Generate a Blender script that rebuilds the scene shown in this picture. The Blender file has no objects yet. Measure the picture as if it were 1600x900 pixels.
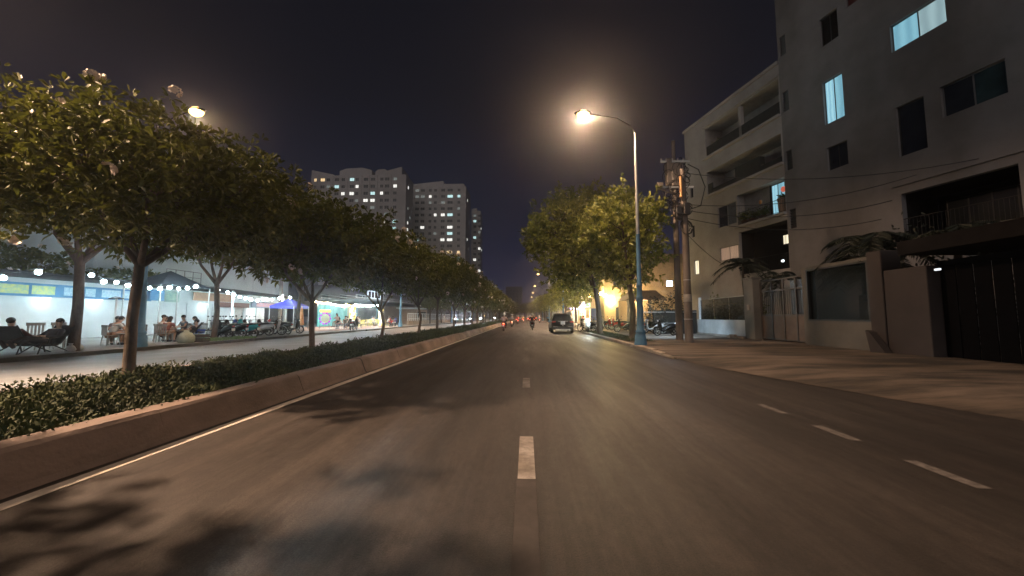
import bpy, bmesh, math, random
import numpy as np
from mathutils import Vector, Matrix
random.seed(7); rng = np.random.default_rng(7)
S = bpy.context.scene
COL = S.collection
PI = math.pi; R = math.radians

# ------------------------------------------------------------------ camera
F = 578.0                      # focal length in photo pixels (photo 1600 wide)
YAW = math.atan(22 / F); PITCH = math.atan(45 / F)
CAMP = Vector((0, 0, 1.35))
cd = bpy.data.cameras.new('camera'); cam = bpy.data.objects.new('camera', cd); COL.objects.link(cam)
cd.sensor_width = 36; cd.lens = F / 1600 * 36; cd.clip_start = .05; cd.clip_end = 3000
cam.location = CAMP; cam.rotation_euler = (PI / 2 + PITCH, 0, YAW)
S.camera = cam
_f = Vector((-math.sin(YAW) * math.cos(PITCH), math.cos(YAW) * math.cos(PITCH), math.sin(PITCH)))
_r = Vector((math.cos(YAW), math.sin(YAW), 0)); _u = _r.cross(_f)
def ray(x, y): return _f + _r * ((x - 800) / F) + _u * ((450 - y) / F)
def hit(x, y, X=None, Y=None, Z=None):
    """the point of a real plane (X=, Y= or Z= constant) seen at a pixel of the photo"""
    d = ray(x, y)
    t = ((X - CAMP.x) / d.x) if X is not None else ((Y - CAMP.y) / d.y) if Y is not None else ((Z - CAMP.z) / d.z)
    return CAMP + d * t

# ------------------------------------------------------------------ world, exposure
W = bpy.data.worlds.new('World'); S.world = W; W.use_nodes = True
nt = W.node_tree; nt.nodes.clear()
out = nt.nodes.new('ShaderNodeOutputWorld'); bg = nt.nodes.new('ShaderNodeBackground')
tc = nt.nodes.new('ShaderNodeTexCoord'); sx = nt.nodes.new('ShaderNodeSeparateXYZ'); cr = nt.nodes.new('ShaderNodeValToRGB')
nz = nt.nodes.new('ShaderNodeTexNoise'); nz.inputs['Scale'].default_value = 2.2; nz.inputs['Detail'].default_value = 4
mx = nt.nodes.new('ShaderNodeMix'); mx.data_type = 'RGBA'; mx.blend_type = 'MULTIPLY'; mx.inputs[0].default_value = .35
nt.links.new(tc.outputs['Generated'], sx.inputs[0]); nt.links.new(sx.outputs['Z'], cr.inputs[0])
nt.links.new(tc.outputs['Generated'], nz.inputs['Vector'])
nt.links.new(cr.outputs[0], mx.inputs[6]); nt.links.new(nz.outputs['Fac'], mx.inputs[7])
nt.links.new(mx.outputs[2], bg.inputs[0]); nt.links.new(bg.outputs[0], out.inputs[0])
e = cr.color_ramp.elements
e[0].position = 0.0; e[0].color = (.034, .036, .086, 1)
e[1].position = 1.0; e[1].color = (.0050, .0052, .0070, 1)
for p, c in ((.10, (.027, .028, .064, 1)), (.25, (.0125, .0145, .030, 1)), (.5, (.0074, .0078, .0125, 1))):
    k = e.new(p); k.color = c
bg.inputs[1].default_value = 1.15
S.view_settings.view_transform = 'Standard'; S.view_settings.look = 'None'
S.view_settings.exposure = 0.0; S.view_settings.gamma = 1.0
S.cycles.max_bounces = 5; S.cycles.diffuse_bounces = 2; S.cycles.glossy_bounces = 2; S.cycles.transmission_bounces = 3
S.cycles.transparent_max_bounces = 6; S.cycles.volume_bounces = 0
S.cycles.use_denoising = True
S.cycles.sample_clamp_indirect = 3.0; S.cycles.caustics_reflective = False; S.cycles.caustics_refractive = False

# night glow of the city from behind the viewpoint: one very weak, very soft sun
sun = bpy.data.lights.new('city_glow', 'SUN'); sun.energy = .56; sun.angle = R(50); sun.color = (1, .90, .84)
so = bpy.data.objects.new('city_glow', sun); COL.objects.link(so)
so.rotation_euler = Vector((.06, .93, -.34)).to_track_quat('-Z', 'Y').to_euler()
SODIUM = (1, .65, .42); COOL = (.66, .90, 1.0); WARM = (1, .68, .34)
def lamp(loc, power, color, radius=.1, kind='POINT', spot=150, blend=.5, rot=None, parent=None, name='light_source'):
    l = bpy.data.lights.new(name, kind); l.energy = power; l.color = color
    if kind == 'POINT' or kind == 'SPOT': l.shadow_soft_size = radius
    if kind == 'SPOT': l.spot_size = R(spot); l.spot_blend = blend
    if kind == 'AREA': l.size = radius
    o = bpy.data.objects.new(name, l); COL.objects.link(o); o.location = loc
    if rot: o.rotation_euler = rot
    if parent: o.parent = parent
    return o

# ------------------------------------------------------------------ materials
_M = {}
def mat(name, col, rough=.8, metal=0, var=.25, scale=3.0, emit=0, ecol=None, bump=0, bscale=40, col2=None, alpha=None, spec=.5, stretch=None, dirt=0, trans=0, tight=None):
    if name in _M: return _M[name]
    m = bpy.data.materials.new(name); m.use_nodes = True; n = m.node_tree.nodes; L = m.node_tree.links
    b = n['Principled BSDF']; b.inputs['Roughness'].default_value = rough; b.inputs['Metallic'].default_value = metal
    b.inputs['Specular IOR Level'].default_value = spec
    t = n.new('ShaderNodeTexCoord'); vec = t.outputs['Object']
    if stretch:
        mp = n.new('ShaderNodeMapping'); mp.inputs['Scale'].default_value = stretch; L.new(vec, mp.inputs[0]); vec = mp.outputs[0]
    nz = n.new('ShaderNodeTexNoise'); nz.inputs['Scale'].default_value = scale; nz.inputs['Detail'].default_value = 6; nz.inputs['Roughness'].default_value = .65
    L.new(vec, nz.inputs['Vector'])
    r = n.new('ShaderNodeValToRGB'); L.new(nz.outputs['Fac'], r.inputs[0])
    c2 = col2 if col2 else tuple(c * (1 - var) for c in col); c1 = col if col2 else tuple(min(1, c * (1 + var * .6)) for c in col)
    r.color_ramp.elements[0].position, r.color_ramp.elements[1].position = tight or (.32, .68)
    r.color_ramp.elements[0].color = (*c2, 1); r.color_ramp.elements[1].color = (*c1, 1)
    cout = r.outputs[0]
    if dirt:
        n2 = n.new('ShaderNodeTexNoise'); n2.inputs['Scale'].default_value = scale * .27; n2.inputs['Detail'].default_value = 8
        mp2 = n.new('ShaderNodeMapping'); mp2.inputs['Scale'].default_value = (1, 1, .35); L.new(t.outputs['Object'], mp2.inputs[0]); L.new(mp2.outputs[0], n2.inputs['Vector'])
        r2 = n.new('ShaderNodeValToRGB'); r2.color_ramp.elements[0].position = .38; r2.color_ramp.elements[1].position = .6
        r2.color_ramp.elements[0].color = (1 - dirt, 1 - dirt * 1.05, 1 - dirt * 1.15, 1); r2.color_ramp.elements[1].color = (1, 1, 1, 1)
        L.new(n2.outputs['Fac'], r2.inputs[0])
        mm = n.new('ShaderNodeMix'); mm.data_type = 'RGBA'; mm.blend_type = 'MULTIPLY'; mm.inputs[0].default_value = 1
        L.new(cout, mm.inputs[6]); L.new(r2.outputs[0], mm.inputs[7]); cout = mm.outputs[2]
    L.new(cout, b.inputs['Base Color'])
    if emit:
        b.inputs['Emission Color'].default_value = (*(ecol or col), 1); b.inputs['Emission Strength'].default_value = emit
    if alpha is not None: b.inputs['Alpha'].default_value = alpha
    if trans: b.inputs['Transmission Weight'].default_value = trans
    if bump:
        n3 = n.new('ShaderNodeTexNoise'); n3.inputs['Scale'].default_value = bscale; n3.inputs['Detail'].default_value = 5
        L.new(t.outputs['Object'], n3.inputs['Vector'])
        bp = n.new('ShaderNodeBump'); bp.inputs['Strength'].default_value = bump; bp.inputs['Distance'].default_value = .02
        L.new(n3.outputs['Fac'], bp.inputs['Height']); L.new(bp.outputs[0], b.inputs['Normal'])
    _M[name] = m; return m

def asphalt_mat():
    m = bpy.data.materials.new('asphalt'); m.use_nodes = True; n = m.node_tree.nodes; L = m.node_tree.links
    b = n['Principled BSDF']; t = n.new('ShaderNodeTexCoord')
    def noise(scale, sc=(1, 1, 1), det=6, rough=.6):
        mp = n.new('ShaderNodeMapping'); mp.inputs['Scale'].default_value = sc; L.new(t.outputs['Object'], mp.inputs[0])
        q = n.new('ShaderNodeTexNoise'); q.inputs['Scale'].default_value = scale; q.inputs['Detail'].default_value = det; q.inputs['Roughness'].default_value = rough
        L.new(mp.outputs[0], q.inputs['Vector']); return q.outputs['Fac']
    def ramp(v, p0, c0, p1, c1):
        r = n.new('ShaderNodeValToRGB'); L.new(v, r.inputs[0]); a = r.color_ramp.elements
        a[0].position = p0; a[1].position = p1; a[0].color = (*c0, 1); a[1].color = (*c1, 1); return r.outputs[0]
    def mul(a, b_, f=1.0):
        q = n.new('ShaderNodeMix'); q.data_type = 'RGBA'; q.blend_type = 'MULTIPLY'; q.inputs[0].default_value = f
        L.new(a, q.inputs[6]); L.new(b_, q.inputs[7]); return q.outputs[2]
    base = ramp(noise(.5, (1, .3, 1)), .35, (.031, .027, .026), .68, (.062, .054, .050))
    speck = mul(ramp(noise(95, det=3, rough=.8), .35, (.5, .5, .5), .62, (1.4, 1.37, 1.34)), ramp(noise(14, (1, .5, 1), det=6, rough=.8), .4, (.75, .75, .75), .6, (1.2, 1.18, 1.16)))
    streak = ramp(noise(3.0, (1, .05, 1), 9, .8), .4, (.62, .61, .60), .62, (1.25, 1.22, 1.18))
    patch = ramp(noise(.22, (1, .5, 1), 7, .7), .46, (.72, .71, .70), .52, (1, 1, 1))
    c = mul(mul(mul(base, speck), streak), patch, .6)
    L.new(c, b.inputs['Base Color'])
    rr = n.new('ShaderNodeMapRange'); L.new(noise(1.1, (1, .1, 1), 8, .7), rr.inputs[0])
    rr.inputs['From Min'].default_value = .3; rr.inputs['From Max'].default_value = .7; rr.inputs['To Min'].default_value = .44; rr.inputs['To Max'].default_value = .68
    L.new(rr.outputs[0], b.inputs['Roughness'])
    bp = n.new('ShaderNodeBump'); bp.inputs['Strength'].default_value = .55; bp.inputs['Distance'].default_value = .012
    L.new(noise(60, det=5, rough=.8), bp.inputs['Height']); L.new(bp.outputs[0], b.inputs['Normal'])
    return m
ASPH = asphalt_mat()

# ------------------------------------------------------------------ mesh builder
class MB:
    def __init__(s): s.v = []; s.f = []; s.m = []; s.mats = []; s.cur = 0; s.sm = []; s.smooth = False; s.X = Matrix.Identity(4)
    def use(s, m, smooth=None):
        if m not in s.mats: s.mats.append(m)
        s.cur = s.mats.index(m)
        if smooth is not None: s.smooth = smooth
        return s
    def add(s, vs, fs, smooth=None):
        o = len(s.v); X = s.X
        s.v += [tuple(X @ Vector(p)) for p in vs]
        s.f += [tuple(i + o for i in q) for q in fs]; s.m += [s.cur] * len(fs); s.sm += [s.smooth if smooth is None else smooth] * len(fs)
        return s
    def box(s, c, d, rz=0, ch=0, rot=None):
        x, y, z = d[0] / 2, d[1] / 2, d[2] / 2
        M = Matrix.Translation(c) @ (Matrix.Rotation(rz, 4, 'Z') if rot is None else rot.to_4x4())
        if ch <= 0:
            vs = [(-x, -y, -z), (x, -y, -z), (x, y, -z), (-x, y, -z), (-x, -y, z), (x, -y, z), (x, y, z), (-x, y, z)]
            fs = [(0, 3, 2, 1), (4, 5, 6, 7), (0, 1, 5, 4), (1, 2, 6, 5), (2, 3, 7, 6), (3, 0, 4, 7)]
        else:
            ch = min(ch, x * .45, y * .45, z * .45)
            vs = []; 
            ring = [(-x + ch, -y), (x - ch, -y), (x, -y + ch), (x, y - ch), (x - ch, y), (-x + ch, y), (-x, y - ch), (-x, -y + ch)]
            for zz, k in ((-z, 1), (-z + ch, 0), (z - ch, 0), (z, 1)):
                for (a, b) in ring:
                    vs.append((a * (1 - k * ch / x), b * (1 - k * ch / y), zz))
            fs = [tuple(range(7, -1, -1)), tuple(range(24, 32))]
            for l in range(3):
                for i in range(8):
                    j = (i + 1) % 8; fs.append((l * 8 + i, l * 8 + j, l * 8 + 8 + j, l * 8 + 8 + i))
        return s.add([M @ Vector(p) for p in vs], fs, False)
    def b2(s, a, b, ch=0):
        return s.box([(a[i] + b[i]) / 2 for i in range(3)], [abs(b[i] - a[i]) for i in range(3)], ch=ch)
    def tube(s, pts, rad, n=8, caps=True, smooth=True):
        pts = [Vector(p) for p in pts]
        if not hasattr(rad, '__len__'): rad = [rad] * len(pts)
        vs = []; fs = []; N = len(pts); up = None
        for i, p in enumerate(pts):
            d = (pts[min(i + 1, N - 1)] - pts[max(i - 1, 0)])
            d = d.normalized() if d.length > 1e-9 else Vector((0, 0, 1))
            if up is None:
                up = Vector((0, 0, 1)) if abs(d.z) < .9 else Vector((1, 0, 0))
            a = d.cross(up)
            if a.length < 1e-4: a = d.cross(Vector((0, 1, .3)))
            a.normalize(); b = d.cross(a).normalized(); up = -b if False else up
            for k in range(n):
                t = 2 * PI * k / n; vs.append(p + (a * math.cos(t) + b * math.sin(t)) * rad[i])
        for i in range(N - 1):
            for k in range(n):
                q = (k + 1) % n; fs.append((i * n + k, i * n + q, (i + 1) * n + q, (i + 1) * n + k))
        s.add(vs, fs, smooth)
        if caps:
            s.add([vs[k] for k in range(n)], [tuple(range(n - 1, -1, -1))], False); s.add([vs[(N - 1) * n + k] for k in range(n)], [tuple(range(n))], False)
        return s
    def lathe(s, prof, c=(0, 0, 0), n=16, axis='Z', smooth=True):
        vs = []; fs = []
        for r, z in prof:
            for k in range(n):
                t = 2 * PI * k / n; x, y = r * math.cos(t), r * math.sin(t)
                p = (x, y, z) if axis == 'Z' else (z, x, y) if axis == 'X' else (x, z, y)
                vs.append((p[0] + c[0], p[1] + c[1], p[2] + c[2]))
        for i in range(len(prof) - 1):
            for k in range(n):
                q = (k + 1) % n; fs.append((i * n + k, i * n + q, (i + 1) * n + q, (i + 1) * n + k))
        return s.add(vs, fs, smooth)
    def sph(s, c, r, n=10, m=6, sc=(1, 1, 1)):
        prof = []
        vs = []; fs = []
        for i in range(m + 1):
            a = PI * i / m
            for k in range(n):
                t = 2 * PI * k / n
                vs.append((c[0] + r * sc[0] * math.sin(a) * math.cos(t), c[1] + r * sc[1] * math.sin(a) * math.sin(t), c[2] + r * sc[2] * math.cos(a)))
        for i in range(m):
            for k in range(n):
                q = (k + 1) % n; fs.append((i * n + q, i * n + k, (i + 1) * n + k, (i + 1) * n + q))
        return s.add(vs, fs, True)
    def loft(s, secs, caps=True, smooth=True):
        n = len(secs[0]); vs = [p for q in secs for p in q]; fs = []
        for i in range(len(secs) - 1):
            for k in range(n):
                q = (k + 1) % n; fs.append((i * n + k, i * n + q, (i + 1) * n + q, (i + 1) * n + k))
        if caps: fs += [tuple(range(n - 1, -1, -1)), tuple((len(secs) - 1) * n + k for k in range(n))]
        return s.add(vs, fs, smooth)
    def prism(s, poly, y0, y1, ax='Y'):
        """polygon in XZ extruded along Y (ax Y), or in YZ along X (ax X), or in XY along Z (ax Z)"""
        f = (lambda a, b, t: (a, t, b)) if ax == 'Y' else (lambda a, b, t: (t, a, b)) if ax == 'X' else (lambda a, b, t: (a, b, t))
        n = len(poly); vs = [f(a, b, y0) for a, b in poly] + [f(a, b, y1) for a, b in poly]
        fs = [tuple(range(n)), tuple(range(2 * n - 1, n - 1, -1))] + [(i, n + i, n + (i + 1) % n, (i + 1) % n) for i in range(n)]
        return s.add(vs, fs, False)
    def mesh(s, name, fix=True):
        me = bpy.data.meshes.new(name); me.from_pydata(s.v, [], s.f)
        for m in s.mats: me.materials.append(m)
        me.polygons.foreach_set('material_index', s.m); me.polygons.foreach_set('use_smooth', s.sm)
        if fix and len(s.f) < 20000:
            bm = bmesh.new(); bm.from_mesh(me); bmesh.ops.recalc_face_normals(bm, faces=bm.faces); bm.to_mesh(me); bm.free()
        me.update(); return me
    def build(s, name, parent=None, loc=None, rz=None, fix=True):
        o = bpy.data.objects.new(name, s.mesh(name, fix)); COL.objects.link(o)
        if parent: o.parent = parent
        if loc is not None: o.location = loc
        if rz is not None: o.rotation_euler = (0, 0, rz)
        return o
def mb(m, smooth=False): return MB().use(m, smooth)
def tag(o, label=None, cat=None, group=None, kind=None):
    if label: o['label'] = label
    if cat: o['category'] = cat
    if group: o['group'] = group
    if kind: o['kind'] = kind
    return o
def empty(name, loc=(0, 0, 0), rz=0, label=None, cat=None, group=None):
    o = bpy.data.objects.new(name, None); COL.objects.link(o); o.location = loc; o.rotation_euler = (0, 0, rz); o.empty_display_size = .2
    return tag(o, label, cat, group)
def inst(me, name, parent=None, loc=(0, 0, 0), rot=(0, 0, 0), scale=None):
    o = bpy.data.objects.new(name, me); COL.objects.link(o); o.parent = parent; o.location = loc; o.rotation_euler = rot
    if scale: o.scale = scale
    return o
KIDS = {}
def copy_tree(o, parent=None):
    c = o.copy(); COL.objects.link(c); c.parent = parent
    for ch in list(o.children): copy_tree(ch, c)
    return c
def put(o, x, y, z, rz, label, group=None, sc=None):
    o.location = (x, y, z); o.rotation_euler = (0, 0, rz); o['label'] = label
    if group: o['group'] = group
    if sc: o.scale = (sc, sc, sc)
    return o
def structure(name, m, fix=True): return tag(m.build(name, fix=fix), kind='structure')

# common materials
CONC = mat('concrete', (.30, .26, .22), .9, var=.35, scale=1.5, bump=.4, bscale=30, dirt=.35)
KERB = mat('kerb_concrete', (.25, .19, .16), .9, var=.35, scale=2.2, bump=.4, bscale=25, dirt=.4, stretch=(1, .4, 1))
PAVE = mat('pavement_concrete', (.22, .17, .13), .85, col2=(.06, .05, .042), scale=.9, bump=.6, bscale=22, dirt=.5, stretch=(.35, 1.5, 1), tight=(.40, .60))
PAVEL = mat('far_pavement', (.33, .33, .32), .8, var=.3, scale=.9, bump=.3, dirt=.3)
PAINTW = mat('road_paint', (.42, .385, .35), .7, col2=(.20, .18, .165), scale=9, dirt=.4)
SOIL = mat('soil', (.05, .035, .02), 1, var=.5, scale=4, bump=.5)
LEAF = mat('leaf_green', (.165, .165, .036), .55, col2=(.055, .07, .016), scale=1.6, spec=.22)
LEAF2 = mat('leaf_olive', (.27, .27, .055), .5, col2=(.08, .10, .022), scale=2.2, spec=.5, tight=(.4, .6))
COVER = mat('ground_cover_green', (.062, .085, .022), .8, col2=(.020, .028, .009), scale=1.3)
def translucent(m, f=.42, gain=1.5):
    n = m.node_tree.nodes; L = m.node_tree.links; b = n['Principled BSDF']; src = b.inputs['Base Color'].links[0].from_socket
    t = n.new('ShaderNodeBsdfTranslucent'); v = n.new('ShaderNodeVectorMath'); v.operation = 'MULTIPLY'; v.inputs[1].default_value = (gain, gain * 1.1, gain * .7); L.new(src, v.inputs[0]); L.new(v.outputs[0], t.inputs['Color'])
    x = n.new('ShaderNodeMixShader'); x.inputs[0].default_value = f; L.new(b.outputs[0], x.inputs[1]); L.new(t.outputs[0], x.inputs[2]); L.new(x.outputs[0], n['Material Output'].inputs['Surface'])
translucent(LEAF, .16, 1.0); translucent(LEAF2, .34, 1.6)
BARK = mat('bark', (.11, .085, .062), .95, var=.5, scale=5, bump=.8, bscale=18, stretch=(1, 1, .3))
BLOOM = mat('blossom', (.85, .72, .60), .6, var=.15, scale=6)
PALMM = mat('palm_green', (.018, .024, .012), .6, var=.4, scale=3)
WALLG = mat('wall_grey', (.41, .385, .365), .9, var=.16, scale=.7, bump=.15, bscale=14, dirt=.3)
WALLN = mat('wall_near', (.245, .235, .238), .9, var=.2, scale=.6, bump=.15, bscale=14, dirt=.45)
DARKM = mat('dark_interior', (.014, .012, .012), .95, spec=.1, var=.4, scale=2)
GLASSD = mat('dark_glass', (.022, .026, .03), .12, var=.3, scale=1.5, spec=.6)
GLASST = mat('teal_glass', (.03, .06, .065), .2, var=.4, scale=1.2)
BLACKM = mat('black_metal', (.022, .021, .02), .45, metal=.3, var=.3)
STEEL = mat('galvanised_steel', (.42, .42, .40), .45, metal=.5, var=.25, scale=2)
BLUEP = mat('blue_pole_paint', (.08, .22, .36), .6, var=.25, scale=3, dirt=.3)
WHITE = mat('white_paint', (.72, .74, .74), .7, var=.12, scale=1.5, dirt=.15)
CHROME = mat('chrome', (.7, .7, .7), .18, metal=1, var=.1)
RUBBER = mat('rubber', (.02, .02, .02), .85, var=.3)
# ------------------------------------------------------------------ ground, roads
g = mb(SOIL); g.add([(-900, -60, -.06), (900, -60, -.06), (900, 1600, -.06), (-900, 1600, -.06)], [(0, 1, 2, 3)]); structure('ground', g)
g = mb(ASPH)
ys = [-14 + 2 * i for i in range(10)] + [8 + 8 * i for i in range(60)]
def sheet(g, x0, x1, z, ysl):
    vs = []; fs = []
    for i, y in enumerate(ysl):
        vs += [(x0, y, z), (x1, y, z)]
        if i: fs.append((2 * i - 2, 2 * i - 1, 2 * i + 1, 2 * i))
    g.add(vs, fs)
sheet(g, -4.0, 16, 0, ys); structure('road', g)
g = mb(mat('far_road_surface', (.19, .205, .215), .6, var=.3, scale=.8, dirt=.3, bump=.3)); sheet(g, -15.35, -7.9, 0, ys); structure('opposite_road', g)
# markings
g = mb(mat('edge_paint', (.80, .74, .66), .6, col2=(.55, .50, .44), scale=6, dirt=.15)); sheet(g, -3.80, -3.66, .004, ys); structure('edge_line', g)
gd = mb(PAINTW)
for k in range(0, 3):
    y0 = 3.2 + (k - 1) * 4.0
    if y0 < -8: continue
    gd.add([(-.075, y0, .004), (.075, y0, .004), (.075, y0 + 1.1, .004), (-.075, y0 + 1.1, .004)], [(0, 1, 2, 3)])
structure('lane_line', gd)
gd = mb(mat('bay_paint', (.20, .18, .165), .8, col2=(.07, .062, .058), scale=14))
for k in range(5):
    y0 = .9 + k * 1.13
    gd.add([(3.54, y0, .004), (3.66, y0, .004), (3.66, y0 + .57, .004), (3.54, y0 + .57, .004)], [(0, 1, 2, 3)])
structure('bay_line', gd)
# worn old lane line under the nearest dash
g = mb(mat('worn_paint', (.064, .056, .052), .85, col2=(.034, .030, .028), scale=5)); g.add([(-.085, -.2, .0025), (.075, -.2, .0025), (.075, 3.2, .0025), (-.085, 3.2, .0025)], [(0, 1, 2, 3)]); structure('worn_line', g)
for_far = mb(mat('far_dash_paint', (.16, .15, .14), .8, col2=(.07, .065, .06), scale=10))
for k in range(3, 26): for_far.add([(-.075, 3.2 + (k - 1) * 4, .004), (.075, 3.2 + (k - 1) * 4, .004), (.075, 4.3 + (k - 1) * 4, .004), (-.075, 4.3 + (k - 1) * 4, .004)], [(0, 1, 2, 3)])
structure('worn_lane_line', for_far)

# median kerb (sloped face, thick) both sides
def extr(g, prof, ysl, jit=0):
    vs = []; fs = []; n = len(prof)
    for i, y in enumerate(ysl):
        for (x, z) in prof: vs.append((x + random.uniform(-jit, jit), y, z + random.uniform(-jit, jit)))
        if i:
            for k in range(n - 1): fs.append(((i - 1) * n + k, (i - 1) * n + k + 1, i * n + k + 1, i * n + k))
    g.add(vs, fs, False)
kys = [-6 + .5 * i for i in range(80)] + [34 + 3 * i for i in range(90)]
mk = tag(empty('median_kerb'), kind='structure'); kprof = [(-3.88, 0), (-3.92, .05), (-4.02, .30), (-4.06, .335), (-4.28, .34), (-4.30, .1)]
for k in range(18):
    y0 = -6 + 2.5 * k; g = mb(KERB); j_ = random.uniform(-.008, .008); extr(g, [(a + j_, b + j_ * .5) for a, b in kprof], [y0 + .008] + [y0 + .5 * q for q in range(1, 5)] + [y0 + 2.492], .005); g.build('kerb_stone', mk)
g = mb(mat('kerb_joint', (.06, .05, .04), 1)); extr(g, [(a - .02, b - .012) for a, b in kprof], [-6, 39]); g.build('kerb_joint', mk)
g = mb(KERB); extr(g, kprof, [39 + 3 * i for i in range(90)], .006); g.build('kerb_run', mk)
g = mb(KERB); extr(g, [(-7.68, .1), (-7.70, .24), (-7.88, .24), (-7.92, 0)], kys, .004); structure('median_far_kerb', g)
# median soil sheet, bumpy
def hz(x, y): return .30 + .05 * math.sin(x * 2.1 + y * .7) * math.sin(y * 1.3 + x) + .03 * math.sin(y * 3.7 + x * 5)
g = mb(mat('median_soil', (.035, .035, .015), 1, var=.5, scale=3, bump=.5), True); vs = []; fs = []
xs = [-4.29 - 3.4 * i / 10 for i in range(11)]; yl = [-5 + .4 * i for i in range(100)] + [35 + 2.5 * i for i in range(100)]
for i, y in enumerate(yl):
    for j, x in enumerate(xs):
        vs.append((x, y, .2 if j in (0, 10) else hz(x, y) - .08))
        if i and j: fs.append(((i - 1) * 11 + j - 1, i * 11 + j - 1, i * 11 + j, (i - 1) * 11 + j))
g.add(vs, fs); structure('median_bed', g)

def leaf_cloud(name, pts, dirs, L, Wd, material, double=True, droop=.0):
    """many small folded leaves; pts Nx3, dirs Nx3"""
    N = len(pts); d = dirs / (np.linalg.norm(dirs, axis=1, keepdims=True) + 1e-9)
    rnd = rng.normal(size=(N, 3)); s = np.cross(d, rnd); s /= (np.linalg.norm(s, axis=1, keepdims=True) + 1e-9); nrm = np.cross(s, d)
    L = np.asarray(L).reshape(-1, 1) * np.ones((N, 1)); Wd = np.asarray(Wd).reshape(-1, 1) * np.ones((N, 1))
    base = pts; tip = pts + d * L; tip[:, 2] -= droop * L[:, 0]
    l3 = pts + d * L * .35 + s * Wd * .5 + nrm * Wd * .22; r3 = pts + d * L * .35 - s * Wd * .5 + nrm * Wd * .22
    l7 = pts + d * L * .72 + s * Wd * .42 + nrm * Wd * .15; r7 = pts + d * L * .72 - s * Wd * .42 + nrm * Wd * .15
    V = np.stack([base, l3, l7, tip, r7, r3], 1).reshape(-1, 3)
    i = np.arange(N)[:, None] * 6
    Fq = np.concatenate([i + np.array([[0, 3, 2, 1]]), i + np.array([[0, 5, 4, 3]])], 0)
    me = bpy.data.meshes.new(name)
    me.vertices.add(len(V)); me.vertices.foreach_set('co', V.ravel().astype(np.float32))
    me.loops.add(Fq.size); me.loops.foreach_set('vertex_index', Fq.ravel().astype(np.int32))
    me.polygons.add(len(Fq)); me.polygons.foreach_set('loop_start', (np.arange(len(Fq)) * 4).astype(np.int32))
    me.materials.append(material); me.update(calc_edges=True); me.validate()
    return me
# ground cover on the median
N1 = 26000; y = rng.uniform(-3, 1, N1); P = []
yy = np.concatenate([rng.uniform(-1, 14, 66000), rng.uniform(14, 40, 24000), rng.uniform(40, 130, 14000)])
xx = rng.uniform(-7.68, -4.2, len(yy)); hh = .30 + .05 * np.sin(xx * 2.1 + yy * .7) * np.sin(yy * 1.3 + xx) + .03 * np.sin(yy * 3.7 + xx * 5)
cl = np.sin(yy * 2.3 + np.sin(xx * 3) * 2) * .5 + .5
zz = hh - .09 + rng.uniform(0, 1, len(yy)) ** 2 * .11 * (0.5 + cl)
pts = np.stack([xx, yy, zz], 1); dr = rng.normal(size=(len(yy), 3)); dr[:, 2] = np.abs(dr[:, 2]) + .35
far = np.where(yy > 40, 2.4, np.where(yy > 14, 1.6, 1.0))
me = leaf_cloud('ground_cover', pts, dr, rng.uniform(.04, .085, len(yy)) * far, rng.uniform(.018, .032, len(yy)) * far, COVER)
tag(inst(me, 'ground_cover'), 'low leafy ground cover filling the planted median', 'ground cover', kind='stuff')

# right pavement, apron and kerb
def kerbx(y):
    if y >= 12: return 4.75
    t = (12 - y); return 4.75 + .10 * t + .022 * t * t
def sstep(t): t = max(0, min(1, t)); return t * t * (3 - 2 * t)
g = mb(PAVE, True); vs = []; fs = []
yl = [-8 + .5 * i for i in range(50)] + [17 + 4 * i for i in range(70)]
ts = [0, .15, .4, .8, 1.4, 2.2, 3.2, 4.5, 6.5, 9, 14, 22]
for i, y in enumerate(yl):
    for j, t in enumerate(ts):
        x = kerbx(y) + t + (.22 if y > 13 else 0)
        z = .125 if y > 13 else .008 + .117 * sstep(t / 1.8) if y < 11.5 else .008 + .117 * max(sstep(t / 1.8), sstep((y - 11.5) / 1.5))
        z += .004 * math.sin(x * 3 + y * 2)
        vs.append((x, y, z))
        if i and j: fs.append(((i - 1) * 12 + j - 1, (i - 1) * 12 + j, i * 12 + j, i * 12 + j - 1))
g.add(vs, fs); structure('pavement', g)
g = mb(mat('pale_kerb', (.40, .34, .27), .9, var=.3, scale=2, dirt=.35, bump=.3))
kr = empty('kerb'); tag(kr, kind='structure')
for k in range(24):
    y0 = 12.2 + k * 1.0; s_ = mb(_M['pale_kerb']); h = .135 if k > 1 else .07 + .03 * k
    s_.prism([(4.73, -.02), (4.73, h - .02), (4.755, h), (4.95, h), (4.95, -.02)], y0 + .006, y0 + .994); s_.build('kerb_stone', kr)
s_ = mb(_M['pale_kerb']); extr(s_, [(4.73, 0), (4.73, .115), (4.755, .135), (4.95, .135), (4.95, 0)], [36.2 + 4 * i for i in range(60)]); s_.build('kerb_run', kr)
# grass verge between tree pit and kerb
g = mb(SOIL); g.add([(4.97, 18.6, .134), (6.4, 18.6, .134), (6.4, 33, .134), (4.97, 33, .134)], [(0, 1, 2, 3)]); structure('verge', g)
n = 5200; P = np.stack([rng.uniform(5.0, 6.4, n), rng.uniform(18.7, 33, n), np.full(n, .13)], 1); D = rng.normal(size=(n, 3)) * .5; D[:, 2] = 1
tag(inst(leaf_cloud('grass', P, D, rng.uniform(.05, .11, n), .02, COVER), 'grass'), 'short worn grass around the two pavement trees', 'grass', kind='stuff')

# left far pavement and kerb (with a gap for a driveway)
DK = mat('dark_kerb', (.085, .085, .08), .9, var=.4, scale=2, dirt=.3)
g = mb(PAVEL); sheet(g, -60, -15.55, .12, [-8 + 3 * i for i in range(90)]); structure('far_pavement', g)
g = mb(DK)
for a, b in ((-8, 20.6), (23.4, 33), (35.5, 60), (60, 240)):
    g.prism([(-15.36, -.02), (-15.38, .13), (-15.56, .13), (-15.56, -.02)], a, b)
structure('far_kerb', g)

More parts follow.
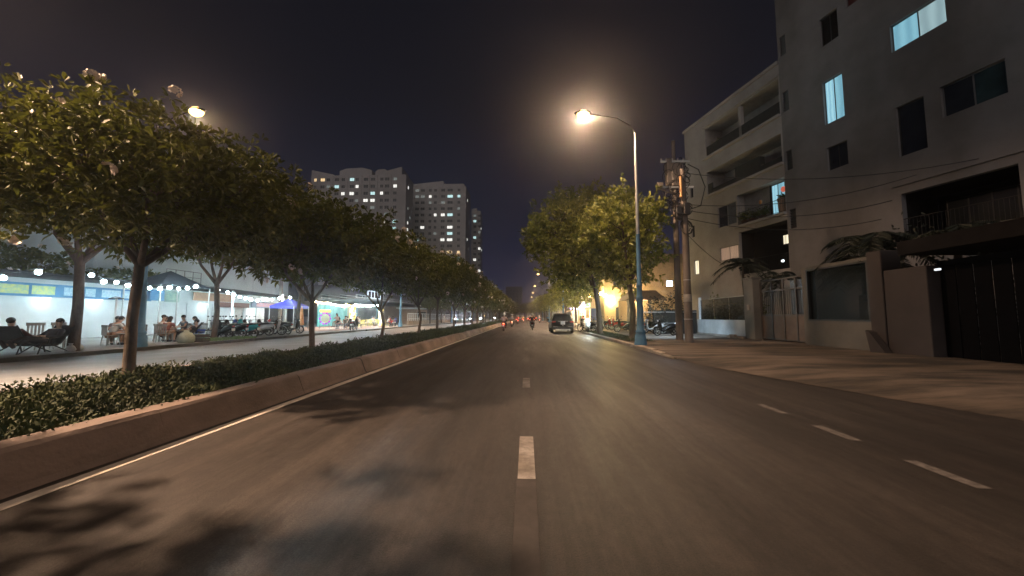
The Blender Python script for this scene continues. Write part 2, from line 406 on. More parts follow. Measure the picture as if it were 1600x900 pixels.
# ------------------------------------------------------------------ walls with openings
def wall_open(g, w, h, ops, depth=.25, x0=0, z0=0, y=0, uv=None):
    """front face at y, facing -y, with rectangular openings (a,b,c,d)=(x0,x1,z0,z1); reveals go back by depth"""
    us = sorted({x0, x0 + w} | {o[0] for o in ops} | {o[1] for o in ops}); vs_ = sorted({z0, z0 + h} | {o[2] for o in ops} | {o[3] for o in ops})
    V = []; Fc = []
    for i in range(len(us) - 1):
        for j in range(len(vs_) - 1):
            cu, cv = (us[i] + us[i + 1]) / 2, (vs_[j] + vs_[j + 1]) / 2
            if any(o[0] < cu < o[1] and o[2] < cv < o[3] for o in ops): continue
            k = len(V); V += [(us[i], y, vs_[j]), (us[i + 1], y, vs_[j]), (us[i + 1], y, vs_[j + 1]), (us[i], y, vs_[j + 1])]; Fc.append((k, k + 1, k + 2, k + 3))
    for (a, b, c, d) in ops:
        k = len(V); V += [(a, y, c), (b, y, c), (b, y, d), (a, y, d), (a, y + depth, c), (b, y + depth, c), (b, y + depth, d), (a, y + depth, d)]
        Fc += [(k, k + 4, k + 5, k + 1), (k + 1, k + 5, k + 6, k + 2), (k + 2, k + 6, k + 7, k + 3), (k + 3, k + 7, k + 4, k)]
    g.add(V, Fc, False)

FRAME = mat('window_frame', (.16, .16, .16), .5, var=.15)
FRAMED = mat('dark_window_frame', (.03, .03, .03), .5)
def window(parent, a, b, c, d, pane, frame=FRAME, y=.12, fw=.05, mull=1, name='window', trans=0):
    f = mb(frame)
    for (p, q, r_, s_) in ((a, a + fw, c, d), (b - fw, b, c, d), (a + fw, b - fw, c, c + fw), (a + fw, b - fw, d - fw, d)): f.b2((p + .002, y, r_ + .002), (q - .002, y + .06, s_ - .002))
    for k in range(1, mull + 1):
        u = a + (b - a) * k / (mull + 1); f.b2((u - fw / 2, y + .005, c + fw), (u + fw / 2, y + .055, d - fw))
    if trans: f.b2((a + fw, y + .008, d - trans - fw / 2), (b - fw, y + .052, d - trans + fw / 2))
    fo = f.build(name, parent)
    for k in range(mull + 1):
        u0 = a + (b - a) * k / (mull + 1) + fw / 2; u1 = a + (b - a) * (k + 1) / (mull + 1) - fw / 2
        mb(pane[k % len(pane)] if isinstance(pane, (list, tuple)) else pane).b2((u0, y + .02, c + fw * .5), (u1, y + .03, d - fw * .5)).build('pane', fo)
    return fo

# the lit room panes: uneven light, curtain folds
def lit_mat(name, col, strength, fold=6, c2=None, hot=None):
    m = bpy.data.materials.new(name); m.use_nodes = True; n = m.node_tree.nodes; L = m.node_tree.links; b = n['Principled BSDF']
    t = n.new('ShaderNodeTexCoord'); w = n.new('ShaderNodeTexWave'); w.inputs['Scale'].default_value = fold; w.inputs['Distortion'].default_value = 2.5; w.inputs['Detail'].default_value = 3
    L.new(t.outputs['Object'], w.inputs['Vector']); r = n.new('ShaderNodeValToRGB'); L.new(w.outputs['Fac'], r.inputs[0])
    c2 = c2 or tuple(c * .55 for c in col)
    r.color_ramp.elements[0].color = (*c2, 1); r.color_ramp.elements[1].color = (*col, 1)
    L.new(r.outputs[0], b.inputs['Emission Color']); b.inputs['Emission Strength'].default_value = strength; b.inputs['Base Color'].default_value = (.3, .3, .3, 1); b.inputs['Roughness'].default_value = .3
    return m
LITC = lit_mat('lit_curtain_cool', (.42, .78, .92), .9, 1.6, (.25, .55, .68))
LITB = lit_mat('lit_glass_blue', (.30, .66, .80), .75, .7, (.20, .50, .64))
LITG = lit_mat('lit_glass_pale', (.42, .62, .66), .75, .6, (.30, .46, .50))
LITW = lit_mat('lit_warm', (.85, .50, .32), .35, 2)
LITY = lit_mat('lit_yellow', (1, .88, .62), 1.3, 1)
LITK = lit_mat('lit_white', (.9, .97, 1), 2.2, 2)

# ------------------------------------------------------------------ right: apartment building, oblique facade
A_ = R(13.6); FRZ = -(PI / 2 - A_)
bl = empty('apartment_building', (17, 24.3, 0), FRZ, 'pale rendered apartment block with scattered small windows, two lit, behind the fence', 'building')
UW = 24.0
fwin = [ # a,b,c,d,pane,mull
    (2.77, 3.76, 17.35, 19.1, DARKM, 1), (4.2, 5.3, 18.6, 20.6, mat('red_curtain', (.10, .02, .015), .9), 0),
    (6.1, 8.16, 14.6, 16.0, [LITB, LITG], 1), (2.7, 3.78, 12.6, 15.2, [LITC, LITB], 1), (2.7, 3.8, 9.82, 11.2, GLASSD, 1),
    (6.07, 7.15, 9.2, 11.72, GLASSD, 0), (7.73, 9.7, 10.3, 11.75, [GLASSD, GLASST], 1), (12.5, 14, 10.3, 11.7, GLASSD, 1), (12.5, 14, 14.6, 16, GLASSD, 1), (16, 18, 10.3, 11.7, GLASSD, 1)]
vents = [(.15, .58, 18.65, 20.0), (.15, .58, 14.8, 16.15), (.15, .58, 10.85, 12.15), (.15, .6, 7.0, 8.25)]
logg = (6.0, 9.75, 5.2, 7.35)
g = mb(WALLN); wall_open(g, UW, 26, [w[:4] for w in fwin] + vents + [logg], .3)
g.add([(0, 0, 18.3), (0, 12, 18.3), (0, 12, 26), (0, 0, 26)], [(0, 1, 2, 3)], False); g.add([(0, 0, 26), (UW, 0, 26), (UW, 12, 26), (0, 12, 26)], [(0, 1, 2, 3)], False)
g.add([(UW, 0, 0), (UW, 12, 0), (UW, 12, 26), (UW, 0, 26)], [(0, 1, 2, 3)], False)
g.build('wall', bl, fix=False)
for w in fwin:
    f = window(bl, w[0], w[1], w[2], w[3], w[4], FRAMED if w[4] in (DARKM, GLASSD) else FRAME, mull=w[5], trans=0, y=.14)
for (a, b, c, d) in vents:
    s_ = mb(FRAMED)
    for k in range(7): s_.box(((a + b) / 2, .1, c + (k + .5) * (d - c) / 7), (b - a, .012, (d - c) / 7 * .9), rot=Matrix.Rotation(.5, 3, 'X'))
    s_.b2((a, .25, c), (b, .26, d)); s_.build('louvre', bl)
# lower loggia of the near part
a, b, c, d = logg; s_ = mb(DARKM); s_.b2((a, 2.4, c), (b, 2.5, d)); s_.b2((a, .3, c - .1), (b, 2.4, c - .001)); s_.b2((a, .3, d + .001), (b, 2.4, d + .1)); s_.b2((a - .1, .3, c), (a - .001, 2.4, d)); s_.b2((b + .001, .3, c), (b + .1, 2.4, d)); s_.build('loggia', bl)
f = window(bl, a + .4, b - .3, c + .01, d - .3, GLASSD, FRAMED, y=2.2, mull=3)
rl = mb(BLACKM); rl.tube([(a, .05, c + .9), (b, .05, c + .9)], .02, 5)
for k in range(26): rl.tube([(a + .07 + k * .145, .05, c), (a + .07 + k * .145, .05, c + .9)], .008, 4)
rl.build('railing', bl)
mb(WALLN).b2((5.7, -.16, 4.95), (10.4, -.003, 5.14)).b2((5.7, -.12, 7.75), (12, -.003, 7.9)).build('string_course', bl)
mb(DARKM).prism([(10.4, 6.3), (10.75, 6.3), (10.75, 4.2), (10.4, 4.2)], .0, .01).build('panel', bl)
# far part
L1 = (-7.05, -.08, 14.82, 17.35); L2 = (-7.05, -.12, 11.52, 13.55); L3 = (-4.0, -.06, 8.2, 10.55); L4 = (-4.0, -.02, 4.5, 7.7)
fw2 = [(-6.0, -4.12, 8.5, 10.2, [GLASSD, mat('grey_glass', (.09, .10, .11), .2)], 1), (-5.98, -4.08, 5.8, 6.85, LITW, 1), (-9.2, -8.8, 8.4, 9.5, GLASSD, 0), (-9.05, -8.45, 5.05, 6.3, LITY, 0), (-9.2, -8.8, 12, 13, GLASSD, 0)]
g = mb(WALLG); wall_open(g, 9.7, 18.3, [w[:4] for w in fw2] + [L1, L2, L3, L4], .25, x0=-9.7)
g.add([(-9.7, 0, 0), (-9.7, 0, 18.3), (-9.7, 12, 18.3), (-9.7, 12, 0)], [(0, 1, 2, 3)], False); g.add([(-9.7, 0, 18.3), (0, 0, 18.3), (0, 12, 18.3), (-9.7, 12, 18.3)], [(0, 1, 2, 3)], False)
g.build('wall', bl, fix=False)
mb(WALLG).b2((-9.8, -.12, 18.3), (0, .35, 18.52)).build('cornice', bl)
for w in fw2: window(bl, *w[:5], FRAME, mull=w[5], y=.1)
WIN = mat('loggia_plaster', (.34, .32, .29), .9, var=.15, dirt=.2)
for (a, b, c, d), dep, m_ in ((L1, 1.7, WIN), (L2, 1.7, WIN), (L3, 1.3, WIN), (L4, 1.3, DARKM)):
    s_ = mb(m_); s_.b2((a, dep, c), (b, dep + .1, d)); s_.b2((a, .25, c - .1), (b, dep, c - .002)); s_.b2((a, .25, d + .002), (b, dep, d + .1)); s_.b2((a - .1, .25, c), (a - .002, dep, d)); s_.b2((b + .002, .25, c), (b + .1, dep, d)); s_.build('loggia', bl)
# slab edges
for z in (14.66, 11.36, 8.04):
    mb(WALLG).b2((-7.25 if z > 9 else -4.2, -.22, z), (-.02, -.003, z + .16)).build('slab_edge', bl)
mb(WALLG).b2((-7.2, -.12, 17.45), (-.02, -.003, 17.6)).b2((-3.55, .05, 14.85), (-3.3, .3, 17.3)).build('pier', bl)
BOXB = mat('balcony_panel', (.03, .032, .028), .8, var=.4, scale=4)
mb(BOXB).b2((-7.0, .05, 14.84), (-.12, .12, 15.75)).build('balustrade', bl)
mb(BOXB).b2((-7.0, .05, 11.54), (-6.5, .14, 12.5)).b2((-6.5, .06, 11.54), (-.16, .12, 12.0)).b2((-4.1, .04, 11.55), (-1.9, .5, 12.75)).build('balustrade', bl)
# lit balcony door, railing, plants
dr_ = window(bl, -1.62, -.1, 8.25, 10.5, [LITC, LITB, LITC], FRAME, y=.62, mull=2, name='door', fw=.045)
s_ = mb(WIN); s_.b2((-3.98, .66, 8.2), (-1.62, .72, 10.55)); s_.build('inner_wall', bl)
mb(DARKM).b2((-1.72, .58, 8.2), (-1.63, .66, 10.55)).build('shutter', bl)
rl = mb(BLACKM); rl.tube([(-3.95, -.02, 9.15), (-.1, -.02, 9.15)], .02, 5); rl.tube([(-3.95, -.02, 8.3), (-.1, -.02, 8.3)], .015, 5)
for k in range(28): rl.tube([(-3.9 + k * .14, -.02, 8.2), (-3.9 + k * .14, -.02, 9.15)], .009, 4)
rl.build('railing', bl)
rl = mb(BLACKM); rl.tube([(-3.95, -.02, 5.5), (-.05, -.02, 5.5)], .02, 5)
for k in range(28): rl.tube([(-3.93 + k * .143, -.02, 4.5), (-3.93 + k * .143, -.02, 5.5)], .009, 4)
rl.build('railing', bl)
window(bl, -1.45, -.65, 6.3, 7.0, LITY, FRAMED, y=1.15, mull=0); mb(LITK).sph((-.95, .5, 5.1), .10).build('ceiling_light', bl)
mb(mat('amber', (.5, .2, .05), .5)).lathe([(.02, 0), (.09, .05), (.1, .2), (.03, .3)], (-2.05, .1, 9.3), 8).build('hanging_lantern', bl)
def fpt(u, y, z):   # facade-local to world
    return bl.matrix_basis @ Vector((u, y, z))
bl_m = Matrix.Translation((17, 24.3, 0)) @ Matrix.Rotation(FRZ, 4, 'Z')
def fpt(u, y, z): return bl_m @ Vector((u, y, z))
# potted plants on the lit balcony and palms of the upper ones
def pot_plant(loc, h, w, label, n=140, L=.22, m=LEAF, pot=None):
    t = empty('potted_plant', loc, 0, label, 'plant', 'potted plants on the balconies')
    mb(pot or mat('clay', (.16, .07, .04), .8)).lathe([(.0, 0), (w * .28, 0), (w * .36, h * .3), (w * .4, h * .3), (w * .3, h * .29), (0, h * .28)], n=10).build('pot', t)
    D = rng.normal(size=(n, 3)); D[:, 2] = np.abs(D[:, 2]) * .8 + .1; P = rng.normal(size=(n, 3)) * np.array([w * .22, w * .22, h * .14]) + np.array([0, 0, h * .55])
    tag(inst(leaf_cloud('foliage', P, D, L, L * .3, m), 'foliage', t), kind='stuff'); return t
pot_plant(fpt(-3.6, .3, 8.2), 1.1, .8, 'bushy potted plant at the left end of the balcony with the lit door'); pot_plant(fpt(-2.9, .28, 8.2), .9, .9, 'low spreading potted plant in the middle of the balcony with the lit door'); pot_plant(fpt(-2.1, .3, 8.2), .95, .7, 'potted plant beside the lit balcony door')
pot_plant(fpt(-6.4, .7, 14.85), 1.6, 1.0, 'dark potted plant at the far end of the top balcony'); pot_plant(fpt(-5.4, .6, 14.85), 1.35, 1.1, 'dark potted plant second from the far end of the top balcony')
# ochre wrapped plant stand with red lantern next to the lit door
t = empty('plant_stand', fpt(-.55, .3, 8.2), FRZ, 'tall tan planter with a red topped ornament beside the lit balcony door', 'planter')
mb(mat('tan_ceramic', (.42, .27, .17), .7, dirt=.3)).lathe([(0, 0), (.22, 0), (.25, .25), (.27, .8), (.31, 1.05), (.26, 1.06), (.2, .95), (0, .94)], n=14).build('planter', t)
mb(mat('red_glow', (.8, .12, .07), .5, emit=.5, ecol=(1, .2, .12))).lathe([(0, 1.45), (.10, 1.5), (.15, 1.65), (.1, 1.8), (0, 1.84)], (.12, 0, 0), 10).build('ornament', t)
D = rng.normal(size=(50, 3)); D[:, 2] = np.abs(D[:, 2]) + .2
tag(inst(leaf_cloud('foliage', rng.normal(size=(50, 3)) * .06 + np.array([0, 0, 1.1]), D, .3, .07, LEAF), 'foliage', t), kind='stuff')

# ------------------------------------------------------------------ right: boundary wall, glass fence, gate, dark steel gate
FX = 12.5
def yat(px, X=FX): return hit(px, 495, X=X).y
Y1, Y2, Y3, Y4, Y5, Y6 = yat(1083), yat(1165), yat(1180), yat(1258), yat(1367), yat(1460)
WPAINT = mat('pale_wall_paint', (.50, .53, .54), .8, var=.2, scale=1.2, dirt=.35)
WCON = mat('grey_wall_render', (.16, .15, .13), .9, var=.2, scale=.9, dirt=.3, bump=.15)
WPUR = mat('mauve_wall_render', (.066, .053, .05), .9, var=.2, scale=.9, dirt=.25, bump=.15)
t = empty('fence_wall', (FX, (Y1 + Y2) / 2, .12), 0, 'low pale wall with a dark glass screen on top behind the utility poles', 'wall')
def loc(y): return y - (Y1 + Y2) / 2
h1 = 1.04
mb(WPAINT).b2((0, loc(Y2), -.02), (.25, loc(Y1), h1)).build('low_wall', t)
mb(CONC).b2((-.14, loc(Y2), -.02), (-.002, loc(Y1), .12)).build('plinth', t)
GP = mat('smoked_glass', (.006, .008, .006), .3, var=.5, scale=1.2, alpha=.5, spec=.15)
yb = loc(yat(1093)); ya = loc(Y2)
nP = 3
for k in range(nP):
    a, b = ya + (yb - ya) * k / nP, ya + (yb - ya) * (k + 1) / nP
    mb(GP).b2((.10, a + .03, h1 + .004), (.112, b - .03, 2.42)).build('glass_panel', t)
    if k: mb(mat('brass_bar', (.35, .26, .12), .5)).b2((.13, a - .03, h1 + .006), (.18, a + .03, 2.35)).build('bar', t)
mb(mat('brass_bar', (.35, .26, .12), .5)).b2((.19, ya + 1.2, 2.0), (.22, yb - 2.2, 2.08)).build('rail', t)
mb(STEEL).b2((.07, ya, 2.43), (.15, yb - 1.2, 2.47)).build('top_rail', t)
mb(WHITE).b2((.02, yb - .02, h1 + .004), (.16, yb + .16, 2.62)).build('post', t)
# brick pile at the foot of the wall
t = empty('brick_pile', (FX - .5, yat(1150, FX - .4), .125), .1, 'small stack of pale blocks at the foot of the low wall beside the gate', 'bricks')
bm_ = mb(mat('brick_clay', (.30, .22, .16), .9, dirt=.3)).box((0, 0, 0), (.2, .4, .1), ch=.01).mesh('brick')
for k, (x, y_, z, r_) in enumerate([(0, 0, .05, .1), (0, .46, .05, -.1), (.02, .22, .155, .05), (.24, .1, .05, .2), (.05, -.42, .05, .4), (.22, .5, .05, 0)]): inst(bm_, 'brick', t, (x, y_, z), (0, 0, r_))
# gate with pillars
t = empty('gate_pillar', (FX, (Y2 + Y3) / 2, .12), 0, 'tall grey gate pillar between the low pale wall and the gate', 'pillar')
mb(WCON).box((.15, 0, 1.65), (.42, abs(Y2 - Y3), 3.34), ch=.015).build('shaft', t); mb(WCON).box((.15, 0, 3.37), (.5, abs(Y2 - Y3) + .08, .09), ch=.01).build('cap', t)
mb(CONC).box((-.09, 0, 1.75), (.05, .22, .3), ch=.01).build('letter_box', t)
yc = (Y3 + Y4) / 2; hw = (Y3 - Y4) / 2 - .02
t = empty('metal_gate', (FX + .3, yc, .12), 0, 'wide metal driveway gate with brown sheet panels and dark grille above, between two grey pillars', 'gate')
GM = mat('gate_sheet', (.15, .10, .07), .6, var=.35, scale=1.5, dirt=.3, metal=.3); GF = mat('gate_frame_paint', (.10, .085, .075), .6, metal=.3)
f = mb(GF)
for z in (.06, 1.28, 2.55, 3.1): f.b2((0, -hw, z), (.06, hw, z + .07))
for k in range(5): y_ = -hw + k * (2 * hw - .08) / 4; f.b2((-.004, y_, .05), (.064, y_ + .08, 3.15))
f.build('frame', t)
for k in range(4):
    y_ = -hw + k * (2 * hw - .08) / 4; w_ = (2 * hw - .08) / 4
    mb(GM).b2((.02, y_ + .085, .135), (.04, y_ + w_ - .005, 1.275)).build('sheet_panel', t)
    br = mb(BLACKM)
    for j in range(5): yy_ = y_ + .08 + (j + .7) * (w_ - .08) / 5.4; br.b2((.022, yy_, 1.355), (.04, yy_ + .02, 2.545))
    br.build('grille', t)
mb(mat('blue_sheen_glass', (.10, .12, .15), .35, var=.3, alpha=.6)).b2((.075, -hw + .05, 1.3), (.085, -hw * .25, 3.0)).build('glass_panel', t)
t = empty('fence_wall', (FX, (Y4 + Y5) / 2, .12), 0, 'grey rendered wall with a tall dark window opening beside the driveway gate', 'wall')
def loc2(y): return y - (Y4 + Y5) / 2
yo0, yo1 = loc2(yat(1364)), loc2(yat(1267))
g = mb(WCON); g.b2((-.05, loc2(Y5) + .002, -.02), (.35, loc2(Y4), 1.06)); g.b2((-.05, yo1 + .08, 1.06), (.35, loc2(Y4), 3.42)); g.b2((-.05, loc2(Y5) + .002, 3.3), (.35, yo1 + .08, 3.42)); g.build('wall', t)
f = mb(FRAMED); f.b2((-.07, yo1, 1.062), (.1, yo1 + .078, 3.298)); f.b2((-.07, yo0, 1.062), (.1, yo0 + .078, 3.298)); f.b2((-.07, yo0 + .078, 1.062), (.1, yo1, 1.12)); f.b2((-.07, yo0 + .078, 3.23), (.1, yo1, 3.297)); f.build('window_frame', t)
mb(GP).b2((.03, yo0 + .08, 1.12), (.04, yo1, 3.23)).build('pane', t)
mb(mat('buff_panel', (.33, .25, .19), .8, dirt=.3)).b2((1.6, yo1 - 1.75, .9), (1.8, yo1 - .55, 2.15)).build('inner_panel', t)
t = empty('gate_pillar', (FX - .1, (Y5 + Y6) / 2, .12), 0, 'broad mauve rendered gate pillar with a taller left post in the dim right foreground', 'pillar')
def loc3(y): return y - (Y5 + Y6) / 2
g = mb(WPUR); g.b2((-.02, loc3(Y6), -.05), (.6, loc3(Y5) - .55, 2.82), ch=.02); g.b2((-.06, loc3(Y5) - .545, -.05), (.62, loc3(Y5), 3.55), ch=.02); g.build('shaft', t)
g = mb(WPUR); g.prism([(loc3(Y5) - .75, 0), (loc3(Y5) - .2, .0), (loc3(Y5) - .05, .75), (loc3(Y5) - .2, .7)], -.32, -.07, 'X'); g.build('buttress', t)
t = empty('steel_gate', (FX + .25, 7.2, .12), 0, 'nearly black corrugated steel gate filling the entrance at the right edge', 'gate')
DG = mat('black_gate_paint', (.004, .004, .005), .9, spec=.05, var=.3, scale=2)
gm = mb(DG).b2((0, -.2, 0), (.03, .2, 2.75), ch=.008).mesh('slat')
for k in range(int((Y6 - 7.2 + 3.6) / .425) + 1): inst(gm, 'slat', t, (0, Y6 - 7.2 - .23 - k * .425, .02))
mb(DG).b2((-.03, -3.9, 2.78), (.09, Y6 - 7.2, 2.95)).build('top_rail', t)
t = empty('porch_canopy', (FX, 8, 0), 0, 'dark flat porch roof over the black gate, with one small cold lamp under it', 'canopy')
g = mb(DARKM); g.b2((-.5, -4, 3.32), (3.2, 4.3, 3.75)); g.build('roof', t)
for y_ in (-3.8, 4.0): mb(DARKM).b2((2.9, y_, .1), (3.1, y_ + .2, 3.3)).build('post', t)
pl = hit(1465, 421, X=FX - .45); mb(LITK).box((pl.x - FX, pl.y - 8, pl.z), (.05, .16, .06), ch=.01).build('lamp', t)
# a small roof ridge and dark planting behind the wall
def palm(loc_, h, L, n, label, seed, trunk=.12):
    rs = np.random.default_rng(seed); t = empty('palm_tree', loc_, 0, label, 'palm tree', 'palms in the dark garden')
    g = mb(BARK, True); g.tube([(0, 0, 0), (.05, .03, h * .4), (.0, .08, h * .75), (.02, .05, h)], [trunk * 1.4, trunk, trunk * .8, trunk * .7], 8); g.build('trunk', t)
    for k in range(n):
        a = 2 * PI * k / n + rs.uniform(-.2, .2); el = rs.uniform(.1, 1.2); Lk = L * rs.uniform(.8, 1.1)
        rib = []; P = []; D = []
        for i in range(13):
            s = i / 12; r = Lk * s * math.cos(el * (1 - s * .3)); z = Lk * (math.sin(el) * s - .75 * s * s)
            rib.append(Vector((math.cos(a) * r, math.sin(a) * r, h + z)))
        for i in range(2, 13):
            dd = (rib[i] - rib[i - 1]).normalized(); sd = dd.cross(Vector((0, 0, 1))).normalized()
            for sgn in (-1, 1):
                for q in (0, .5):
                    P.append(rib[i - 1].lerp(rib[i], q)); D.append(dd * .6 + sd * sgn - Vector((0, 0, .35)))
        f = MB().use(PALMM, True); f.tube(rib, [.02 * (1 - i / 14) for i in range(13)], 4, caps=False)
        P = np.array(P); D = np.array(D); base = leaf_cloud('f', P, D, np.full(len(P), Lk * .26), .045, PALMM)
        vs = [tuple(v.co) for v in base.vertices]; fs = [tuple(p.vertices) for p in base.polygons]; f.add(vs, fs, False); bpy.data.meshes.remove(base)
        f.build('frond', t, fix=False)
    return t
palm((13.9, 15.2, 0), 4.2, 1.9, 30, 'dark palm rising behind the window opening of the fence wall', 3)
palm((14.6, 12.9, 0), 4.0, 1.5, 26, 'dark palm nearer the right edge, above the mauve pillar', 4)
palm((14.6, 16.4, 0), 3.4, 2.0, 22, 'short dark palm just behind the driveway gate end of the wall', 8)
palm((13.8, 23.9, 0), 4.6, 1.9, 13, 'small palm in front of the warm lit window above the low wall', 5, .08)
palm((14.3, 21.2, 0), 3.5, 1.5, 12, 'short palm above the dark glass screen next to the gate pillar', 6, .08)
def shrub(loc_, r, h, label, m=PALMM, n=500, group=None, L=.16):
    t = empty('shrub', loc_, 0, label, 'shrub', group)
    g = mb(BARK, True)
    for k in range(5):
        a = k * 1.26; g.tube([(0, 0, 0), (math.cos(a) * r * .3, math.sin(a) * r * .3, h * .4), (math.cos(a) * r * .6, math.sin(a) * r * .6, h * .8)], [.03, .02, .008], 5)
    g.build('stem', t)
    D = rng.normal(size=(n, 3)); D[:, 2] += .3; P = rng.normal(size=(n, 3)); P /= np.linalg.norm(P, axis=1, keepdims=True); P *= rng.uniform(.5, 1, (n, 1)) ** .5 * np.array([r, r, h * .5]) * (1 + .18 * np.sin(P[:, :1] * 7 + P[:, 1:2] * 5)); P[:, 2] += h * .55
    tag(inst(leaf_cloud('foliage', P, D, L, L * .45, m), 'foliage', t), kind='stuff'); return t
for (x, y_, r_, h_, lb) in ((13.4, 26.8, .7, 2.6, 'leafy shrub behind the far end of the glass screen'), (13.4, 25.0, .75, 2.2, 'leafy shrub behind the middle of the glass screen'), (13.5, 22.6, .8, 2.5, 'leafy shrub behind the gate end of the glass screen'),
    (13.6, 13.4, .8, 2.8, 'dark shrub behind the right half of the window opening'), (14.2, 11.8, .9, 3.2, 'dark shrub above the mauve pillar'), (14.3, 14.3, 1.25, 4.6, 'tall dark bushy plant rising over the window opening of the fence wall')): shrub((x, y_, .1), r_, h_, lb, LEAF if y_ > 20 else PALMM, group='shrubs behind the boundary wall')
# ground floor recess: dark planting bed wall at base of building
mb(DARKM).b2((-9.6, -.06, .1), (-.1, -.004, 1.0)).build('plinth', bl)

# ------------------------------------------------------------------ towers
TW = mat('tower_render', (.55, .51, .49), .9, var=.12, scale=.12, dirt=.2)
TWL = mat('tower_glass', (.02, .02, .022), .25); 
T_COOL = mat('tower_lit_cool', (.5, .8, .8), .5, emit=1.1, ecol=(.62, .95, .95)); T_WHITE = mat('tower_lit_white', (.8, .8, .8), .5, emit=1.3, ecol=(1, 1, .92)); T_WARM = mat('tower_lit_warm', (.8, .6, .3), .5, emit=1.2, ecol=(1, .72, .38)); T_DIM = mat('tower_dim', (.2, .2, .2), .5, emit=.22, ecol=(.8, .9, .85))
def tower(name_label, x0, x1, y0, y1, ztop, cols, z_first, dz, rows, lit, ww, roof, side_lit):
    t = empty('apartment_tower', (x0, y0, 0), 0, name_label, 'tower block', 'white tower blocks beyond the trees')
    ops = [(u - w_ / 2, u + w_ / 2, z_first - r_ * dz - .75, z_first - r_ * dz + .6) for r_ in range(rows) for u, w_ in zip(cols, ww)]
    g = mb(TW); w = x1 - x0; wall_open(g, w, ztop, ops, .35)
    dp = y1 - y0; g.add([(w, 0, 0), (w, dp, 0), (w, dp, ztop), (w, 0, ztop)], [(0, 1, 2, 3)], False); g.add([(0, 0, 0), (0, dp, 0), (0, dp, ztop), (0, 0, ztop)], [(0, 1, 2, 3)], False)
    g.add([(0, 0, ztop), (w, 0, ztop), (w, dp, ztop), (0, dp, ztop)], [(0, 1, 2, 3)], False); g.build('wall', t, fix=False)
    sl = mb(TW)
    for r_ in range(rows): sl.b2((.2, -.14, z_first - r_ * dz - 1.1), (w - .2, -.004, z_first - r_ * dz - .97))
    for k in range(len(cols) - 1):
        if cols[k + 1] - cols[k] > 2.9: um = (cols[k] + cols[k + 1]) / 2; sl.b2((um - .2, -.3, 3), (um + .2, -.005, ztop - .02))
    sl.build('facade_bands', t)
    for i, (poly, ya, yb) in enumerate(roof):
        mb(TW if i >= 0 else DARKM).prism(poly, ya, yb).build('roof_block', t)
    cache = {}
    for r_ in range(rows):
        for ci, (u, w_) in enumerate(zip(cols, ww)):
            m_ = lit.get((r_, ci)); m_ = m_ if m_ else (TWL if (r_ * 7 + ci * 13) % 11 else T_DIM) if not m_ else m_
            key = (m_.name, w_)
            if key not in cache:
                f = mb(m_); f.b2((-w_ / 2, .2, -.75), (w_ / 2, .25, .6)); f.use(TW); f.b2((-.04, .14, -.75), (.04, .198, .6)); cache[key] = f.mesh('window', True)
            inst(cache[key], 'window', t, (u, 0, z_first - r_ * dz))
    if side_lit:
        c2 = {}
        for (yy_, z, m_) in side_lit:
            if m_.name not in c2: c2[m_.name] = mb(m_).b2((.0, -.45, -.6), (.08, .45, .6)).mesh('window')
            inst(c2[m_.name], 'window', t, (w, yy_, z))
    return t
k1 = 153 / F
c1 = [(p - 481) * k1 for p in (488.1, 500.3, 510, 524, 534.6, 549.2, 557.8, 572.5, 584, 598.6, 607.4, 620.6)]
W_, C_, Y_, D_ = T_WHITE, T_COOL, T_WARM, T_DIM
lit1 = {(0, 0): Y_, (0, 1): Y_, (0, 5): C_, (1, 3): C_, (1, 6): W_, (1, 11): W_, (2, 4): W_, (2, 5): W_, (2, 8): C_, (2, 9): W_, (3, 7): W_, (3, 8): W_, (5, 10): D_, (6, 10): W_, (6, 11): C_, (7, 11): C_, (8, 9): W_, (5, 4): W_, (9, 10): W_}
def rz1(y): return (495 - y) * k1 + 1.35
def rx1(p): return (p - 481) * k1
tower('tall pale tower block at left with stepped sloping roofline and lit windows', hit(481, 400, Y=153).x, hit(632, 400, Y=153).x, 153, 163, 62.4, c1, 60.6, 3.1, 19, lit1, [1.1, 1.9, 1.5, 1.9, 1.5, 1.9, 1.3, 1.9, 1.9, 1.3, 1.9, 1.5],
      [([(.1, 62.4), (10, 62.4), (10, 62.8), (.1, 65.0)], .05, .5), ([(12.2, 62.41), (26.4, 62.41), (26.4, 64.8), (22, 66), (15, 65.6), (12.2, 64.6)], .6, 6), ([(26.9, 62.41), (32.6, 62.41), (32.6, 65.2), (31, 66.2), (28, 66), (26.9, 65)], 3, 8), ([(32.4, 62.4), (39.8, 62.4), (39.8, 65.9), (32.4, 64.0)], .07, .5), ([(39.4, 62.41), (39.85, 62.41), (39.85, 65.5), (39.4, 65.5)], .52, 9)],
      [(3, 57.6, W_), (3, 48.4, D_), (3, 42, W_), (3, 39, W_), (3, 36, W_), (6, 45, D_)])
k2 = 177 / F
c2_ = [(p - 642) * k2 for p in (650.2, 659.3, 671.5, 680, 692.3, 703.8, 718)]
lit2 = {(1, 0): D_, (1, 1): D_, (1, 2): W_, (1, 5): C_, (1, 6): C_, (2, 2): D_, (2, 4): D_, (4, 3): W_, (4, 4): W_, (4, 5): C_, (6, 1): W_, (6, 5): W_, (7, 5): C_, (8, 0): C_, (8, 4): W_, (8, 5): W_, (10, 5): Y_, (10, 6): Y_, (11, 6): C_, (11, 5): D_}
